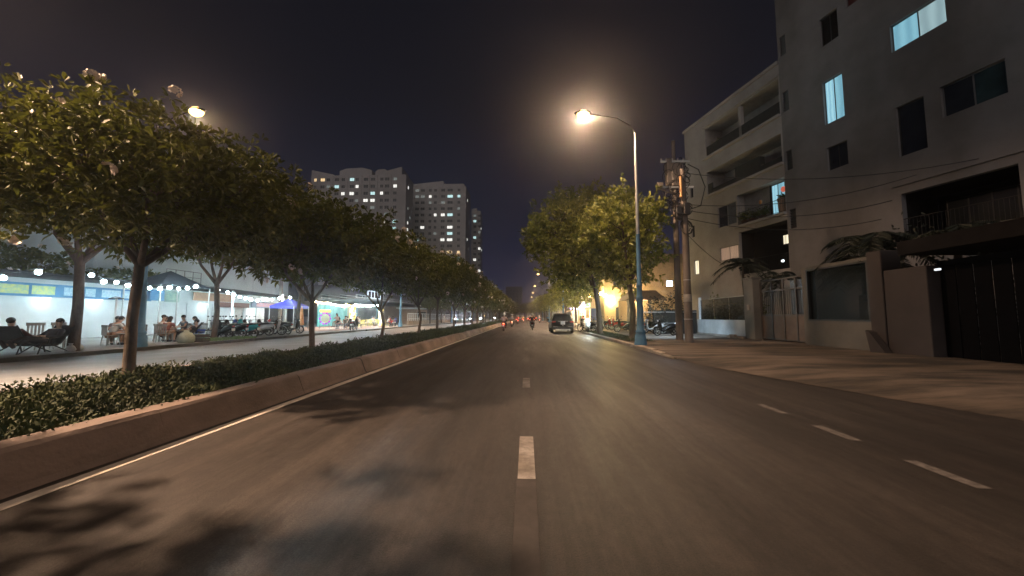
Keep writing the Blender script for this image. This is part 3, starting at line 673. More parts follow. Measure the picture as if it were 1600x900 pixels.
tower('tall pale tower block in the middle with regular rows of lit and dark windows', hit(642, 400, Y=177).x, hit(727, 400, Y=177).x, 177, 192, 65.6, c2_, 63.8, 3.1, 20, lit2, [1.9, 1.9, 1.3, 1.3, 1.9, 2.6, 1.3],
      [([(.1, 65.6), (15.5, 65.6), (15.5, 68.4), (.1, 66.9)], .06, 8), ([(15.6, 65.6), (25.8, 65.6), (25.8, 66.9), (15.6, 66.8)], .07, 12)],
      [(5, 60, W_), (10, 50, D_), (5, 40, W_), (10, 36, D_)])
c3_ = [2.0, 4.6]
lit3 = {(1, 0): C_, (4, 0): C_, (6, 1): W_, (8, 0): W_, (10, 1): W_, (3, 1): D_}
tower('narrow tower block rearmost at right with a few lit windows', hit(736, 400, Y=205).x, hit(750, 400, Y=205).x, 205, 216, 61.4, c3_, 58.6, 3.15, 18, lit3, [1.5, 1.3],
      [([(.1, 61.4), (3.2, 61.4), (3.2, 62.8), (.1, 62.4)], .06, 6)], [(4, 52, W_), (7, 40, W_), (3, 33, D_)])

# ------------------------------------------------------------------ trees
def np_unit(v): return v / (np.linalg.norm(v, axis=-1, keepdims=True) + 1e-9)
def tree_meshes(seed, h, r, fork, tr=.15, nclump=42, ros=14, leaves=9, L=.30, Wd=.095, lean=(0, 0), lm=LEAF, flat=.62, bottom=.38, kind='rosette', boxx=1.0, blooms=0):
    rs = np.random.default_rng(seed); rd = random.Random(seed)
    cz = h * (1 + bottom) / 2; rzz = h * (1 - bottom) / 2
    C = np.array([lean[0], lean[1], cz])
    cl = []
    tries = 0
    while len(cl) < nclump and tries < 5000:
        tries += 1
        d = np_unit(rs.normal(size=3)); q = rs.uniform(.45, .93) if rs.random() < .8 else rs.uniform(.1, .5)
        p = C + d * q * np.array([r, r * boxx, rzz])
        if all(np.linalg.norm((p - o) * np.array([1, 1, 1.3])) > r * .24 for o in cl): cl.append(p)
    cl = np.array(cl)
    # wood
    g = mb(BARK, True)
    f0 = Vector((lean[0] * .2, lean[1] * .2, fork)); bend = Vector((rd.uniform(-.15, .15), rd.uniform(-.15, .15), fork * .5))
    g.tube([(0, 0, -.1), (bend.x * .3, bend.y * .3, .12), bend, f0], [tr * 1.45, tr * 1.1, tr * .95, tr * .9], 10)
    nl = 4 + seed % 2; limbs = []
    for k in range(nl):
        a = 2 * PI * k / nl + rd.uniform(-.3, .3); rr = r * rd.uniform(.35, .5); e_ = Vector((C[0] + math.cos(a) * rr, C[1] + math.sin(a) * rr * boxx, cz + rd.uniform(-.25, .25) * rzz))
        m1 = f0.lerp(e_, .35) + Vector((math.cos(a), math.sin(a), .0)) * r * .07; m2 = f0.lerp(e_, .7) + Vector((rd.uniform(-.1, .1), rd.uniform(-.1, .1), .1))
        pts = [f0 - Vector((0, 0, .12)), m1, m2, e_]; rad = [tr * .7, tr * .5, tr * .36, tr * .24]; g.tube(pts, rad, 7)
        limbs.append(pts)
    nodes = [(p, i) for L_ in limbs for i, p in enumerate(L_) if i >= 1]
    for c in cl:
        cv = Vector(c); p, i = min(nodes, key=lambda q: (q[0] - cv).length + (.6 if q[1] == 3 else 0))
        mid = p.lerp(cv, .55) + Vector((rd.uniform(-.12, .12), rd.uniform(-.12, .12), rd.uniform(-.05, .2)))
        g.tube([p, mid, cv], [tr * .24, tr * .15, tr * .06], 5, caps=False)
    trunk = g.mesh('trunk', False)
    # foliage
    if kind == 'rosette':
        sp = r * .15
        ctr = (cl[:, None, :] + rs.normal(size=(len(cl), ros, 3)) * np.array([sp, sp, sp * .75])).reshape(-1, 3)
        nr_ = np.linalg.norm((ctr - C) / np.array([r, r, rzz]), axis=1, keepdims=True); ctr = C + (ctr - C) * np.minimum(1, rs.uniform(.86, 1.16, (len(ctr), 1)) / nr_)
        outd = np_unit((ctr - C) / np.array([r, r, rzz])) * .7 + np.array([0, 0, .45]) + rs.normal(size=ctr.shape) * .35; outd = np_unit(outd)
        P = np.repeat(ctr, leaves, 0); O = np.repeat(outd, leaves, 0); D = np_unit(rs.normal(size=P.shape) * .95 + O * .85)
        Ln = rs.uniform(.65, 1.2, len(P)) * L
        me = leaf_cloud('crown', P + D * .04, D, Ln, Wd * rs.uniform(.75, 1.2, len(P)), lm, droop=.25)
        bpos = ctr[np.argsort(rs.random(len(ctr)))[:blooms]] if blooms else []
        bl_ = [(tuple(p + o * .16), None) for p, o in zip(bpos, outd[:blooms])] if blooms else []
        # blooms only on the outside of the crown
        rad_ = np.linalg.norm((ctr - C) / np.array([r, r, rzz]), axis=1); idx = [i for i in np.argsort(-rad_)[:blooms * 5]]; rd.shuffle(idx)
        bl_ = [tuple(ctr[i] + outd[i] * .15) for i in idx[:blooms]]
    else:
        sp = r * .16
        ctr = (cl[:, None, :] + rs.normal(size=(len(cl), ros, 3)) * np.array([sp, sp, sp * .8])).reshape(-1, 3)
        nr_ = np.linalg.norm((ctr - C) / np.array([r, r, rzz]), axis=1, keepdims=True); ctr = C + (ctr - C) * np.minimum(1, rs.uniform(.86, 1.16, (len(ctr), 1)) / nr_)
        dirs = np_unit(np_unit(ctr - C) * .6 + np.array([0, 0, .5]) + rs.normal(size=ctr.shape) * .5)
        P = []; D = []
        tt = rs.uniform(0, 1, (len(ctr), leaves, 1)); P = ctr[:, None, :] + dirs[:, None, :] * tt * .55; P = P.reshape(-1, 3); D = np_unit(np.repeat(dirs, leaves, 0) * .8 + rs.normal(size=P.shape) * .6)
        me = leaf_cloud('crown', P, D, rs.uniform(.7, 1.25, len(P)) * L, Wd * rs.uniform(.8, 1.2, len(P)), lm, droop=.1)
        bl_ = []
    return trunk, me, bl_
def bloom_mesh():
    g = mb(BLOOM, True)
    for k in range(9):
        a = k * 2.4; el = .2 + 1.2 * ((k * .37) % 1); c = Vector((math.cos(a) * .065 * math.cos(el), math.sin(a) * .065 * math.cos(el), .06 * math.sin(el))); n_ = c.normalized(); s1 = n_.cross(Vector((.3, .2, 1))).normalized(); s2 = n_.cross(s1)
        for j in range(5):
            b = j * 2 * PI / 5 + k; f = lambda t, r_, h: c + (s1 * math.cos(t) + s2 * math.sin(t)) * r_ + n_ * h
            g.add([c, f(b - .55, .03, .012), f(b - .35, .048, .02), f(b + .2, .052, .024), f(b + .6, .032, .014)], [(0, 1, 2, 3), (0, 3, 4)])
    return g.mesh('blossom', False)
BMS = [bloom_mesh() for _ in range(3)]
def tree(meshes, loc_, rz, sc, label, group, cat='tree', name='frangipani_tree', white=False, bscale=1.5):
    tm, cm, bl_ = meshes; t = empty(name, loc_, rz, label, cat, group); t.scale = (sc, sc, sc)
    inst(tm, 'trunk', t); tag(inst(cm, 'crown', t), kind='stuff')
    for i, p in enumerate(bl_): inst(BMS[i % 3], 'blossom', t, p, (i, i * 2.3, 0), (bscale,) * 3)
    return t
def mt(seed, h, r, fork, tr, n, lean, b, bl=22, ros=28, L=.20): return tree_meshes(seed, h, r, fork, tr, n, ros, 9, L, L * .33, lean, LEAF, bottom=b, blooms=bl)
MT = [mt(11, 5.0, 2.65, 2.2, .085, 70, (.1, .3), .48, 18, 42, .145), mt(12, 5.2, 3.0, 1.7, .085, 64, (.1, .3), .46), mt(14, 5.25, 2.95, 1.5, .08, 60, (.2, .1), .46), mt(15, 5.5, 3.0, 1.9, .08, 60, (0, 0), .46)]
PT = [mt(31, 7.0, 3.0, 3.3, .15, 46, (.2, .2), .64, 6), mt(32, 6.9, 3.0, 3.1, .13, 42, (0, .2), .62, 4)]
FT = [tree_meshes(16, 5.9, 3.1, 1.9, .13, 46, 13, 8, .36, .13, (.1, 0), LEAF, bottom=.44, blooms=14), tree_meshes(17, 6.0, 3.0, 1.8, .13, 46, 13, 8, .36, .13, (0, 0), LEAF, bottom=.44, blooms=14)]
GT = 'frangipani trees along the planted median'
med = [(None, 0, 'nearest median tree, mostly cut off by the left edge'), (208, 0, 'large dark frangipani with the streetlamp glowing above it, trunk in front of the blue pole'), (490, 1, 'frangipani with brown trunk before the blue canopy tent'), (596, 2, 'frangipani with two pale stems in front of the balloon columns'),
       (653, 3, 'frangipani with forked V trunk before the white railing'), (683, 0, 'frangipani with short pale trunk just past the V-forked one'), (709, 1, 'frangipani in front of the bluish headlights')]
for i, (px, v, lb) in enumerate(med):
    tree(MT[v] if i else MT[1], (-7.2, 0.1 if px is None else hit(px, 495, X=-7.2).y, .25), [2.2, .5, 1.9, 3.6, 1.0, 4.2, 5.5][i], [.93, .98, 1.0, 1.0, 1.0, 1.18, 1.1][i], lb, GT, bscale=1.0 if v == 0 else 1.2)
tree(MT[1], (-7.2, -6.2, .25), 1, 1.0, 'median tree just behind the viewpoint', GT, bscale=2); tree(MT[2], (-7.2, -12.5, .25), 1, 1, 'second median tree behind the viewpoint', GT, bscale=2)
for i in range(26):
    y_ = 43 + i * 6.1
    tree(FT[i % 2], (-7.2 + random.uniform(-.2, .2), y_, .25), i * 1.7, random.uniform(.98, 1.12), 'frangipani far down the median row, one of many merging towards the horizon', GT, bscale=1.7)
GP_ = 'trees on the far pavement'
tree(PT[0], (-16.3, hit(118, 495, X=-16.3).y, .12), 2.0, 1.0, 'dark tree on the far pavement beside the reclining people, thick straight trunk', GP_, name='pavement_tree')
tree(PT[1], (-17.0, hit(335, 495, X=-17).y, .12), 4.1, 1.0, 'grey forked tree on the far pavement in front of the parked motorbikes', GP_, name='pavement_tree')
tree(PT[1], (-17.6, hit(468, 495, X=-17.6).y, .12), .6, 1.0, 'pale slim tree on the far pavement beside the blue canopy tent', GP_, name='pavement_tree')
tree(PT[0], (-16.8, 4.6, .12), 3.1, 1.0, 'tree on the far pavement at the left edge of the view', GP_, name='pavement_tree')
for i in range(9): tree(FT[i % 2], (-17.2, 66 + i * 9, .12), i * 2.1, 1.1, 'tree on the far pavement beyond the white railing, half lost in the dark', GP_, name='pavement_tree')
# trees behind the shops
for i, (x, y_, s_) in enumerate(((-31, 21, 1.0), (-31, 15, 1.0), (-31, 27, .9))):
    tree(FT[i % 2], (x, y_, 0), i, s_ * .95, ['garden tree behind the blue banner of the shop row', 'garden tree behind the left end of the shop row', 'garden tree behind the dark gabled stall roof'][i], 'trees behind the shops', name='garden_tree')
# right side trees
RT = tree_meshes(21, 10.4, 3.4, 3.4, .19, 84, 24, 13, .28, .10, (-1.6, -.2), LEAF2, bottom=.26, kind='sprig')
RT2 = tree_meshes(22, 8.6, 2.5, 3.2, .17, 56, 18, 12, .26, .095, (-.5, .2), LEAF2, bottom=.32, kind='sprig')
tree(RT, (5.3, 26.8, .13), 0, 1.0, 'tall leafy tree on the verge, its crown lit yellow green by the streetlamp', 'trees on the right verge', name='verge_tree')
tree(RT2, (5.95, 21.3, .13), 1.2, .98, 'dark trunked tree directly behind the blue lamp post', 'trees on the right verge', name='verge_tree')
RF = tree_meshes(23, 8.5, 3.0, 3.0, .17, 40, 16, 8, .34, .12, (0, 0), LEAF2, bottom=.35, kind='sprig')
for i, (x, y_, s_) in enumerate([(5.8, 44, .78), (6.2, 58, .85), (5.9, 72, .8), (6, 88, .85), (5.8, 104, .9), (6, 122, 1), (5.8, 142, 1.1), (6, 165, 1.1), (3, 185, 1.0), (-1, 200, 1.0), (8, 190, 1.3), (-6, 215, 1.2), (4, 225, 1.3), (12, 215, 1.6), (0, 232, 1.2)]):
    tree(RF, (x, y_, .12), i * 1.3, s_, ['roadside tree hung with yellow lanterns beyond the first two', 'roadside tree in front of the bright shops', 'roadside tree behind the parked dark car'][i] if i < 3 else 'distant roadside tree at the end of the street, dark against the sky', 'trees on the right verge', name='verge_tree')

# ------------------------------------------------------------------ street lamps
BULB = mat('sodium_bowl', (1, .8, .5), .4, emit=5.5, ecol=(1, .60, .22))
BULBF = mat('far_lamp_bowl', (1, .9, .8), .4, emit=14, ecol=(1, .85, .62))
def street_lamp(side=1, H=9.6, arm=2.35):
    t = empty('street_lamp')
    g = mb(BLUEP, True); g.lathe([(.27, -.02), (.27, .10), (.25, .16), (.24, .40), (.19, .52), (.21, .56), (.21, .60), (.155, .68), (.145, 1.2), (.13, 2.0), (.145, 2.03), (.145, 2.1), (.12, 2.15), (.115, 2.55), (.13, 2.58), (.13, 2.64), (.10, 2.70), (.085, 4.9)], n=14); g.build('base', t)
    g = mb(STEEL, True); g.lathe([(.082, 4.88), (.07, 7), (.05, H)], n=12); g.build('pole', t)
    g = mb(BLACKM, True); g.tube([(0, 0, H - .02), (-side * .2, 0, H + .35), (-side * .8, 0, H + .72), (-side * (arm - .3), 0, H + .95)], [.035, .03, .028, .025], 8); g.build('arm', t)
    hd = mb(BLACKM, True); hd.sph((-side * arm, 0, H + 1.0), .2, 12, 8, (2.1, 1, .42)); ho = hd.build('lamp_head', t)
    mb(BULB, True).sph((-side * arm, 0, H + .93), .25, 12, 8, (1.2, .85, .8)).build('lamp_glass', ho)
    return t
LP = street_lamp(1); LPL = street_lamp(-1, 9.0, 1.75)
LAMP_W = 6800
def place_lamp(proto, first, x, y_, side, label, power, h=9.6, arm=2.35, cone=164, tilt=0, blend=.8):
    o = proto if first else copy_tree(proto)
    put(o, x, y_, .125, 0, label, 'street lamps along the road'); o['category'] = 'street lamp'
    lamp((x - side * arm, y_, .12 + h + .945 - .22), power, SODIUM, .16, 'SPOT', cone, blend, (0, R(tilt), 0))
    return o
place_lamp(LP, True, 5.0, 16.5, 1, 'nearest street lamp on the right, fluted blue base and bright glowing head over the road', LAMP_W * .72, cone=174, blend=.3)
for i, y_ in enumerate((50, 80.5, 112, 143, 175)): place_lamp(LP, False, 5.0, y_, 1, ['second street lamp on the right, behind the trees', 'thin distant street lamp above the dark car', 'distant street lamp right of the end of the road', 'very distant street lamp on the right', 'farthest street lamp on the right'][i], LAMP_W * 1.7)
place_lamp(LPL, True, -15.75, 14.6, -1, 'blue street lamp on the far pavement, glowing through the tree crown at left', LAMP_W * .5, h=9.0, arm=1.75)
for i, y_ in enumerate((46, 78, 110, 142)): place_lamp(LPL, False, -15.75, y_, -1, ['blue tapering street lamp past the cafe on the far pavement', 'street lamp on the far pavement by the white railing', 'street lamp far down the opposite side', 'farthest street lamp on the opposite side'][i], LAMP_W * 1.7, h=9.0, arm=1.75)
place_lamp(LP, False, 5.6, -14.5, 1, 'street lamp behind the viewpoint on the right', LAMP_W * .06)
place_lamp(LPL, False, -15.75, 2.6, -1, 'street lamp beside the viewpoint on the far pavement, outside the view', LAMP_W * 5.8, h=9.0, arm=1.75, cone=90, tilt=-30)  # unseen lamp, placed and aimed to throw light patches on the road

# ------------------------------------------------------------------ utility poles, cables
POLEC = mat('pole_concrete', (.20, .165, .14), .9, var=.35, scale=3, dirt=.4, stretch=(1, 1, .2))
def sag(a, b, d, n=14): a = Vector(a); b = Vector(b); return [a.lerp(b, i / n) - Vector((0, 0, d * 4 * (i / n) * (1 - i / n))) for i in range(n + 1)]
pa = hit(1062, 531, Z=.12); pb = hit(1077, 535, Z=.12)
t = empty('utility_pole', (pb.x, pb.y, .12), 0, 'nearer utility pole of the pair, banded, with a pale wrap low down', 'utility pole', 'utility poles by the low wall')
mb(POLEC, True).tube([(0, 0, -.1), (-.0, 0, 2.5), (-.0, 0, 5), (-.03, 0, 8.6)], [.20, .175, .155, .12], 12).build('shaft', t)
mb(mat('grey_box', (.35, .32, .28), .7, dirt=.3), True).lathe([(.186, 1.95), (.196, 1.97), (.194, 2.3), (.182, 2.32)], n=12).build('band', t)
mb(STEEL, True).lathe([(.193, 1.1), (.199, 1.105), (.199, 1.13), (.193, 1.135)], n=12).lathe([(.170, 3.0), (.178, 3.005), (.178, 3.03), (.170, 3.035)], n=12).build('strap', t)
mb(mat('orange_pipe', (.62, .34, .13), .5, dirt=.2), True).tube([(-.2, -.16, 7.1), (-.2, -.16, 8.2)], .07, 8).build('pipe', t)
for (x, y_, z, dx, dz) in ((-.32, -.1, 6.3, .3, .7), (.02, -.2, 6.5, .3, .6)): mb(BLACKM).box((x, y_, z), (dx, .22, dz), ch=.03).build('junction_box', t)
g = mb(BLACKM, True)
rd = random.Random(5)
for k in range(16):
    c = Vector((rd.uniform(-.4, .25), rd.uniform(-.2, .15), rd.uniform(5.6, 8.6))); r_ = rd.uniform(.12, .34)
    g.tube([c + Vector((math.cos(a * .6) * r_, math.sin(a * .6) * .1, math.sin(a * .6) * r_ * 1.25)) for a in range(11)], .022, 5)
g.build('cable_coil', t)
t = empty('utility_pole', (pa.x, pa.y, .12), 0, 'taller rear utility pole of the pair, topped by a tangle of transformers and cables', 'utility pole', 'utility poles by the low wall')
mb(POLEC, True).tube([(0, 0, -.1), (0, 0, 5), (.02, 0, 11.0)], [.19, .15, .10], 12).build('shaft', t)
TG = mat('transformer_grey', (.16, .14, .12), .6, dirt=.4)
g = mb(TG); g.box((.05, -.1, 9.0), (.55, .45, 1.3), ch=.05); g.build('transformer', t)
g = mb(TG); g.box((-.33, -.1, 9.2), (.3, .35, 1.5), ch=.04); g.build('transformer', t)
g = mb(STEEL); g.box((0, -.2, 8.3), (1.9, .08, .1)); g.box((0, -.2, 9.75), (1.6, .08, .1)); g.build('cross_arm', t)
for k in range(6): mb(mat('insulator', (.5, .45, .4), .3), True).lathe([(.02, 0), (.06, .03), (.03, .06), (.06, .09), (.03, .12), (.01, .16)], (-.75 + k * .3, -.2, 9.8), 8).build('insulator', t)
g = mb(BLACKM, True)
for k in range(26):
    c = Vector((rd.uniform(-.5, .45), rd.uniform(-.45, .1), rd.uniform(7.3, 9.9))); r_ = rd.uniform(.1, .32)
    g.tube([c + Vector((math.cos(a * .55 + k) * r_, math.sin(a * .9) * .1, math.sin(a * .55 + k) * r_ * 1.2)) for a in range(12)], .024, 5)
g.build('cable_coil', t)
# arm with a small fitting towards the road
g = mb(TG); g.tube([(0, -.2, 7.9), (-.6, -.4, 8.0), (-1.15, -.5, 8.2)], .035, 6); g.box((-.95, -.45, 8.35), (.34, .2, .26), ch=.03); g.tube([(-.6, -.4, 7.95), (-.8, -.5, 7.5)], .03, 5); g.build('bracket', t)
CB = mat('cable_black', (.02, .02, .02), .6)
def cable(pts, label, r_=.016, group='overhead cables'):
    o = mb(CB, True).tube(pts, r_, 5).build('cable', fix=False); return tag(o, label, 'cable', group)
ptop = Vector((pb.x, pb.y, 0))
for k, (z0, u, z1, lb) in enumerate([(8.5, 9.0, 7.8, 'upper thin cable crossing the near facade above the loggia'), (6.9, 7.0, 7.9, 'cable crossing the near facade below the small square window'), (6.6, 6.0, 7.0, 'cable above the palm crowns on the near facade'), (6.2, 5.5, 6.2, 'lowest cable slanting to the right across both facades')]):
    cable(sag(ptop + Vector((.1, 0, z0)), fpt(u, -.6, z1), .55), lb)
cable(sag(ptop + Vector((.1, 0, 5.4)), fpt(-4.0, -.3, 4.9), .35), 'cable from the poles to the balcony wall')
cable([ptop + Vector((.1, 0, 6.6)), ptop + Vector((.9, .2, 6.9)), ptop + Vector((1.2, .3, 7.9)), ptop + Vector((.9, .3, 8.8)), ptop + Vector((.3, .1, 9.0))], 'looped slack cable at the top of the poles', .025)
for k, y_ in enumerate((18.6, 18.4)):
    cable(sag((pa.x - .1, pa.y, 8.4 - k * .4), (5.6, 62, 8.0 - k * .4), 1.0), ['upper', 'lower'][k] + ' cable running from the poles down the street')
cable(sag((-15.8, 14.6, 6.9), (-28, 60, 8.2), .6), 'cable across the warehouse wall, upper'); cable(sag((-19, 2, 5.7), (-22.5, 40, 5.2), .5), 'cable across the warehouse wall, lower')

# floodlight of the yard behind the poles
t = empty('wall_floodlight', hit(1046, 443, Y=24), 0, 'bright bluish white floodlight on an arm beside the utility poles', 'lamp')
g = mb(STEEL); g.tube([(.0, .1, .0), (.35, .1, .25), (.8, .2, .9)], .03, 6); g.build('arm', t)
mb(BLACKM).box((0, .05, 0), (.4, .08, .34), ch=.01).build('housing', t); mb(mat('flood_glass', (.8, .9, 1), .3, emit=60, ecol=(.62, .82, 1))).box((0, -.01, -.0), (.34, .03, .28)).build('lens', t)
fl = hit(1046, 443, Y=24)
lamp((fl.x, fl.y - .25, fl.z - .1), 1100, (.62, .82, 1), .1, 'SPOT', 165, .6, (R(35), 0, R(25)))
shrub((9.8, 28.1, .12), .9, 2.6, 'dark hedge bush in the yard behind the scooters, left part', PALMM, 700, 'yard bushes'); shrub((11.2, 28.2, .12), .95, 2.9, 'dark hedge bush in the yard behind the utility poles', PALMM, 700, 'yard bushes')

# ------------------------------------------------------------------ right side: yard columns and neighbouring house, shops
HWALL = mat('house_wall', (.46, .36, .22), .9, var=.2, scale=.6, dirt=.3)
t = empty('neighbour_house', (8.6, 41, 0), 0, 'two storey plastered house behind the yard with a tiled porch, left of the utility poles', 'house')
g = mb(HWALL); wall_open(g, 10, 8.0, [(1, 2.4, 4.6, 6.0), (4, 5.4, 4.6, 6.0), (6.8, 8.2, 4.4, 6.0), (1.2, 2.6, .1, 2.4)], .2); g.add([(0, 0, 0), (0, 9, 0), (0, 9, 8.0), (0, 0, 8.0)], [(0, 1, 2, 3)]); g.build('wall', t, fix=False)
for w in ((1, 2.4, 4.6, 6.0), (4, 5.4, 4.6, 6.0), (6.8, 8.2, 4.4, 6.0), (1.2, 2.6, .1, 2.4)): window(t, *w, GLASSD, FRAMED, y=.1)
g = mb(HWALL); g.prism([(-.3, 8), (10.2, 8), (10.2, 8.2), (-.3, 8.2)], -.4, 9); g.build('roof_slab', t)
TILE = mat('roof_tile', (.20, .12, .08), .85, var=.35, scale=6)
t = empty('yard_porch', (9.0, 34, .12), 0, 'warm lit porch with pale columns behind the parked motorbikes', 'porch')
g = mb(TILE).prism([(0, 2.75), (3.6, 2.75), (2.6, 3.6), (.9, 3.6)], -.5, 3, 'Y'); g.build('roof', t)
for k, (x, y_) in enumerate([(.2, -.3), (1.15, -.3), (2.1, -.3), (3.1, -.3)]): mb(mat('cream_plaster', (.5, .42, .3), .8), True).lathe([(.17, 0), (.17, .2), (.12, .25), (.11, 2.5), (.16, 2.6), (.16, 2.74)], (x, y_, 0), 12).build('column', t)
mb(HWALL).b2((-.2, 1.5, 0), (3.9, 1.6, 2.74)).build('back_wall', t)
lamp((10.6, 34.6, 2.5), 260, WARM, .1); lamp((9.6, 38.6, 3.4), 420, WARM, .2); lamp((11.6, 39.2, 3.2), 420, WARM, .2)  # porch lamp, then two lamps without fittings added to brighten the house front
t = empty('yard_post', hit(1053, 510, Z=.12), 0, 'thick pale square post with a capital standing next to the utility poles', 'post'); mb(mat('cream_plaster', (.5, .42, .3), .8)).box((0, 0, 1.25), (.42, .42, 2.5), ch=.03).box((0, 0, 2.75), (.6, .6, .5), ch=.05).build('post', t)
t = empty('yard_wall', (10.5, 26.5, .12), 0, 'dark hedge topped wall closing the yard behind the motorbikes', 'wall'); mb(mat('yard_wall_dark', (.014, .013, .011), .95, var=.5, scale=2)).b2((-1.2, 1, 0), (1.9, 1.2, 1.7)).build('wall', t); mb(STEEL).b2((-2.4, .9, 1.55), (1.9, .96, 1.6)).build('rail', t)

# bright shops on the right
SHOPW = mat('shop_cream', (.55, .42, .24), .8, var=.2, dirt=.2)
def rshop(y0, y1, x, h, label, sign, back, wall=SHOPW, fl=1, nlit=3, power=350):
    t = empty('shop_house', (x, y1, 0), -PI / 2, label, 'shop', 'shops with bright fronts on the right'); w = y1 - y0
    op = [(.4, w - .4, .12, 2.9)] + [(w * (k + .3) / 3, w * (k + .3) / 3 + w * .18, 3.9 + 3 * f_, 5.2 + 3 * f_) for k in range(3) for f_ in range(fl)]
    g = mb(wall); wall_open(g, w, h, op, .2); g.add([(0, 0, 0), (0, 9, 0), (0, 9, h), (0, 0, h)], [(0, 1, 2, 3)]); g.add([(w, 0, 0), (w, 9, 0), (w, 9, h), (w, 0, h)], [(0, 1, 2, 3)]); g.add([(0, 0, h), (w, 0, h), (w, 9, h), (0, 9, h)], [(0, 1, 2, 3)]); g.build('wall', t, fix=False)
    g = mb(back); g.b2((.4, 2.5, .1), (w - .4, 2.6, 2.9)); g.b2((.3, .2, .12), (.39, 2.5, 2.9)); g.b2((w - .39, .2, .12), (w - .3, 2.5, 2.9)); g.build('interior', t)
    for o in op[1:]: window(t, *o, GLASSD, FRAMED, y=.1)
    mb(sign).b2((.3, -.25, 3.0), (w - .3, -.02, 3.65)).build('sign_board', t)
    aw = mb(mat('awning_cloth', (.45, .28, .16), .8, var=.3)); aw.prism([(-.0, 2.98), (-1.6, 2.55), (-1.6, 2.5), (-.0, 2.92)], .3, w - .3, 'X'); aw.build('awning', t)
    rc = random.Random(int(y0))
    for k in range(7):
        cc = rc.choice([(.8, .2, .1), (.2, .5, .8), (.9, .8, .3), (.2, .6, .3), (.8, .8, .8)]); mb(mat('goods_%d' % int(cc[0] * 100 + cc[1] * 10), cc, .6)).b2((.6 + k * (w - 1.6) / 7, 1.6, .12), (.6 + k * (w - 1.6) / 7 + rc.uniform(.3, .8), 2.2, rc.uniform(.8, 2.2))).build('shelf', t)
    for k in range(nlit):
        u = w * (k + .5) / nlit; mb(LITY).b2((u - .5, 1.0, 2.8), (u + .5, 1.12, 2.86)).build('tube_light', t)
    lamp((x - .6 + 1.4, (y0 + y1) / 2, 2.6), power * 2.5, WARM, .3); lamp((x - 1.9, (y0 + y1) / 2, 2.4), power * 2.0, (1, .8, .5), .3)
    return t
SG1 = lit_mat('sign_violet', (.85, .80, 1), 3.0, .7, (.4, .3, .95)); SG2 = lit_mat('sign_green', (.3, 1, .45), 1.6, 1, (.2, .8, .3)); SG3 = lit_mat('sign_amber', (1, .72, .3), 1.5, .8, (1, .5, .15)); SG4 = mat('dim_sign', (.30, .15, .08), .6, dirt=.3)
rshop(40.5, 49, 11.6, 7.2, 'cream shop with yellow lit front nearest behind the parked motorbikes', SG4, mat('yellow_room', (.8, .6, .25), .7), power=420)
rshop(49.3, 57, 11.2, 9.0, 'second shop along, bright amber interior under the lantern tree', SG3, mat('yellow_room', (.8, .6, .25), .7), fl=1, power=520)
rshop(57.3, 66, 10.9, 7.5, 'third shop along with green lit sign and pale interior', SG2, mat('white_room', (.75, .75, .7), .7), fl=1, power=520)
rshop(66.3, 76, 10.7, 8.5, 'fourth shop along with glowing violet white sign', SG1, mat('white_room', (.75, .75, .7), .7), fl=1, power=620)
rshop(76.5, 88, 10.6, 10, 'farthest bright shop with dim upper storeys', SG4, mat('white_room', (.75, .75, .7), .7), fl=2, power=350)
mb(SG1).box((0, 0, 0), (.35, .25, 3.6), ch=.02)
t = empty('vertical_sign', (9.6, 63, 0), 0, 'tall narrow glowing white sign mast in front of the shops', 'sign'); mb(lit_mat('sign_white', (1, .95, .85), 3.2, 3, (1, .85, .6))).box((0, 0, 4.2), (.45, .2, 3.2), ch=.02).build('sign_face', t); mb(STEEL, True).tube([(0, 0, .1), (0, 0, 2.6)], .06, 8).build('post', t)
t = empty('light_box', (8.9, 68, 0), 0, 'square violet framed light box sign on a post before the fourth shop', 'sign'); mb(mat('violet_frame', (.2, .12, .6), .5, emit=.8, ecol=(.35, .22, 1))).box((0, .06, 3.4), (1.9, .12, 1.7), ch=.02).build('frame', t); mb(lit_mat('sign_white2', (.95, .93, 1), 2.6, 1.5, (.7, .6, 1))).box((0, -.02, 3.4), (1.6, .03, 1.4)).build('sign_face', t); mb(STEEL, True).tube([(0, .1, .1), (0, .1, 2.6)], .06, 8).build('post', t)
t = empty('notice_board', (8.3, 43, .12), -.3, 'plain blue board standing behind the parked motorbikes', 'board'); mb(mat('board_blue', (.05, .08, .22), .6)).b2((-.8, 0, .8), (.8, .05, 2.2), ch=.01).build('panel', t); mb(STEEL).b2((-.7, .06, 0), (-.64, .1, 2)).build('leg', t); mb(STEEL).b2((.64, .06, 0), (.7, .1, 2)).build('leg', t)
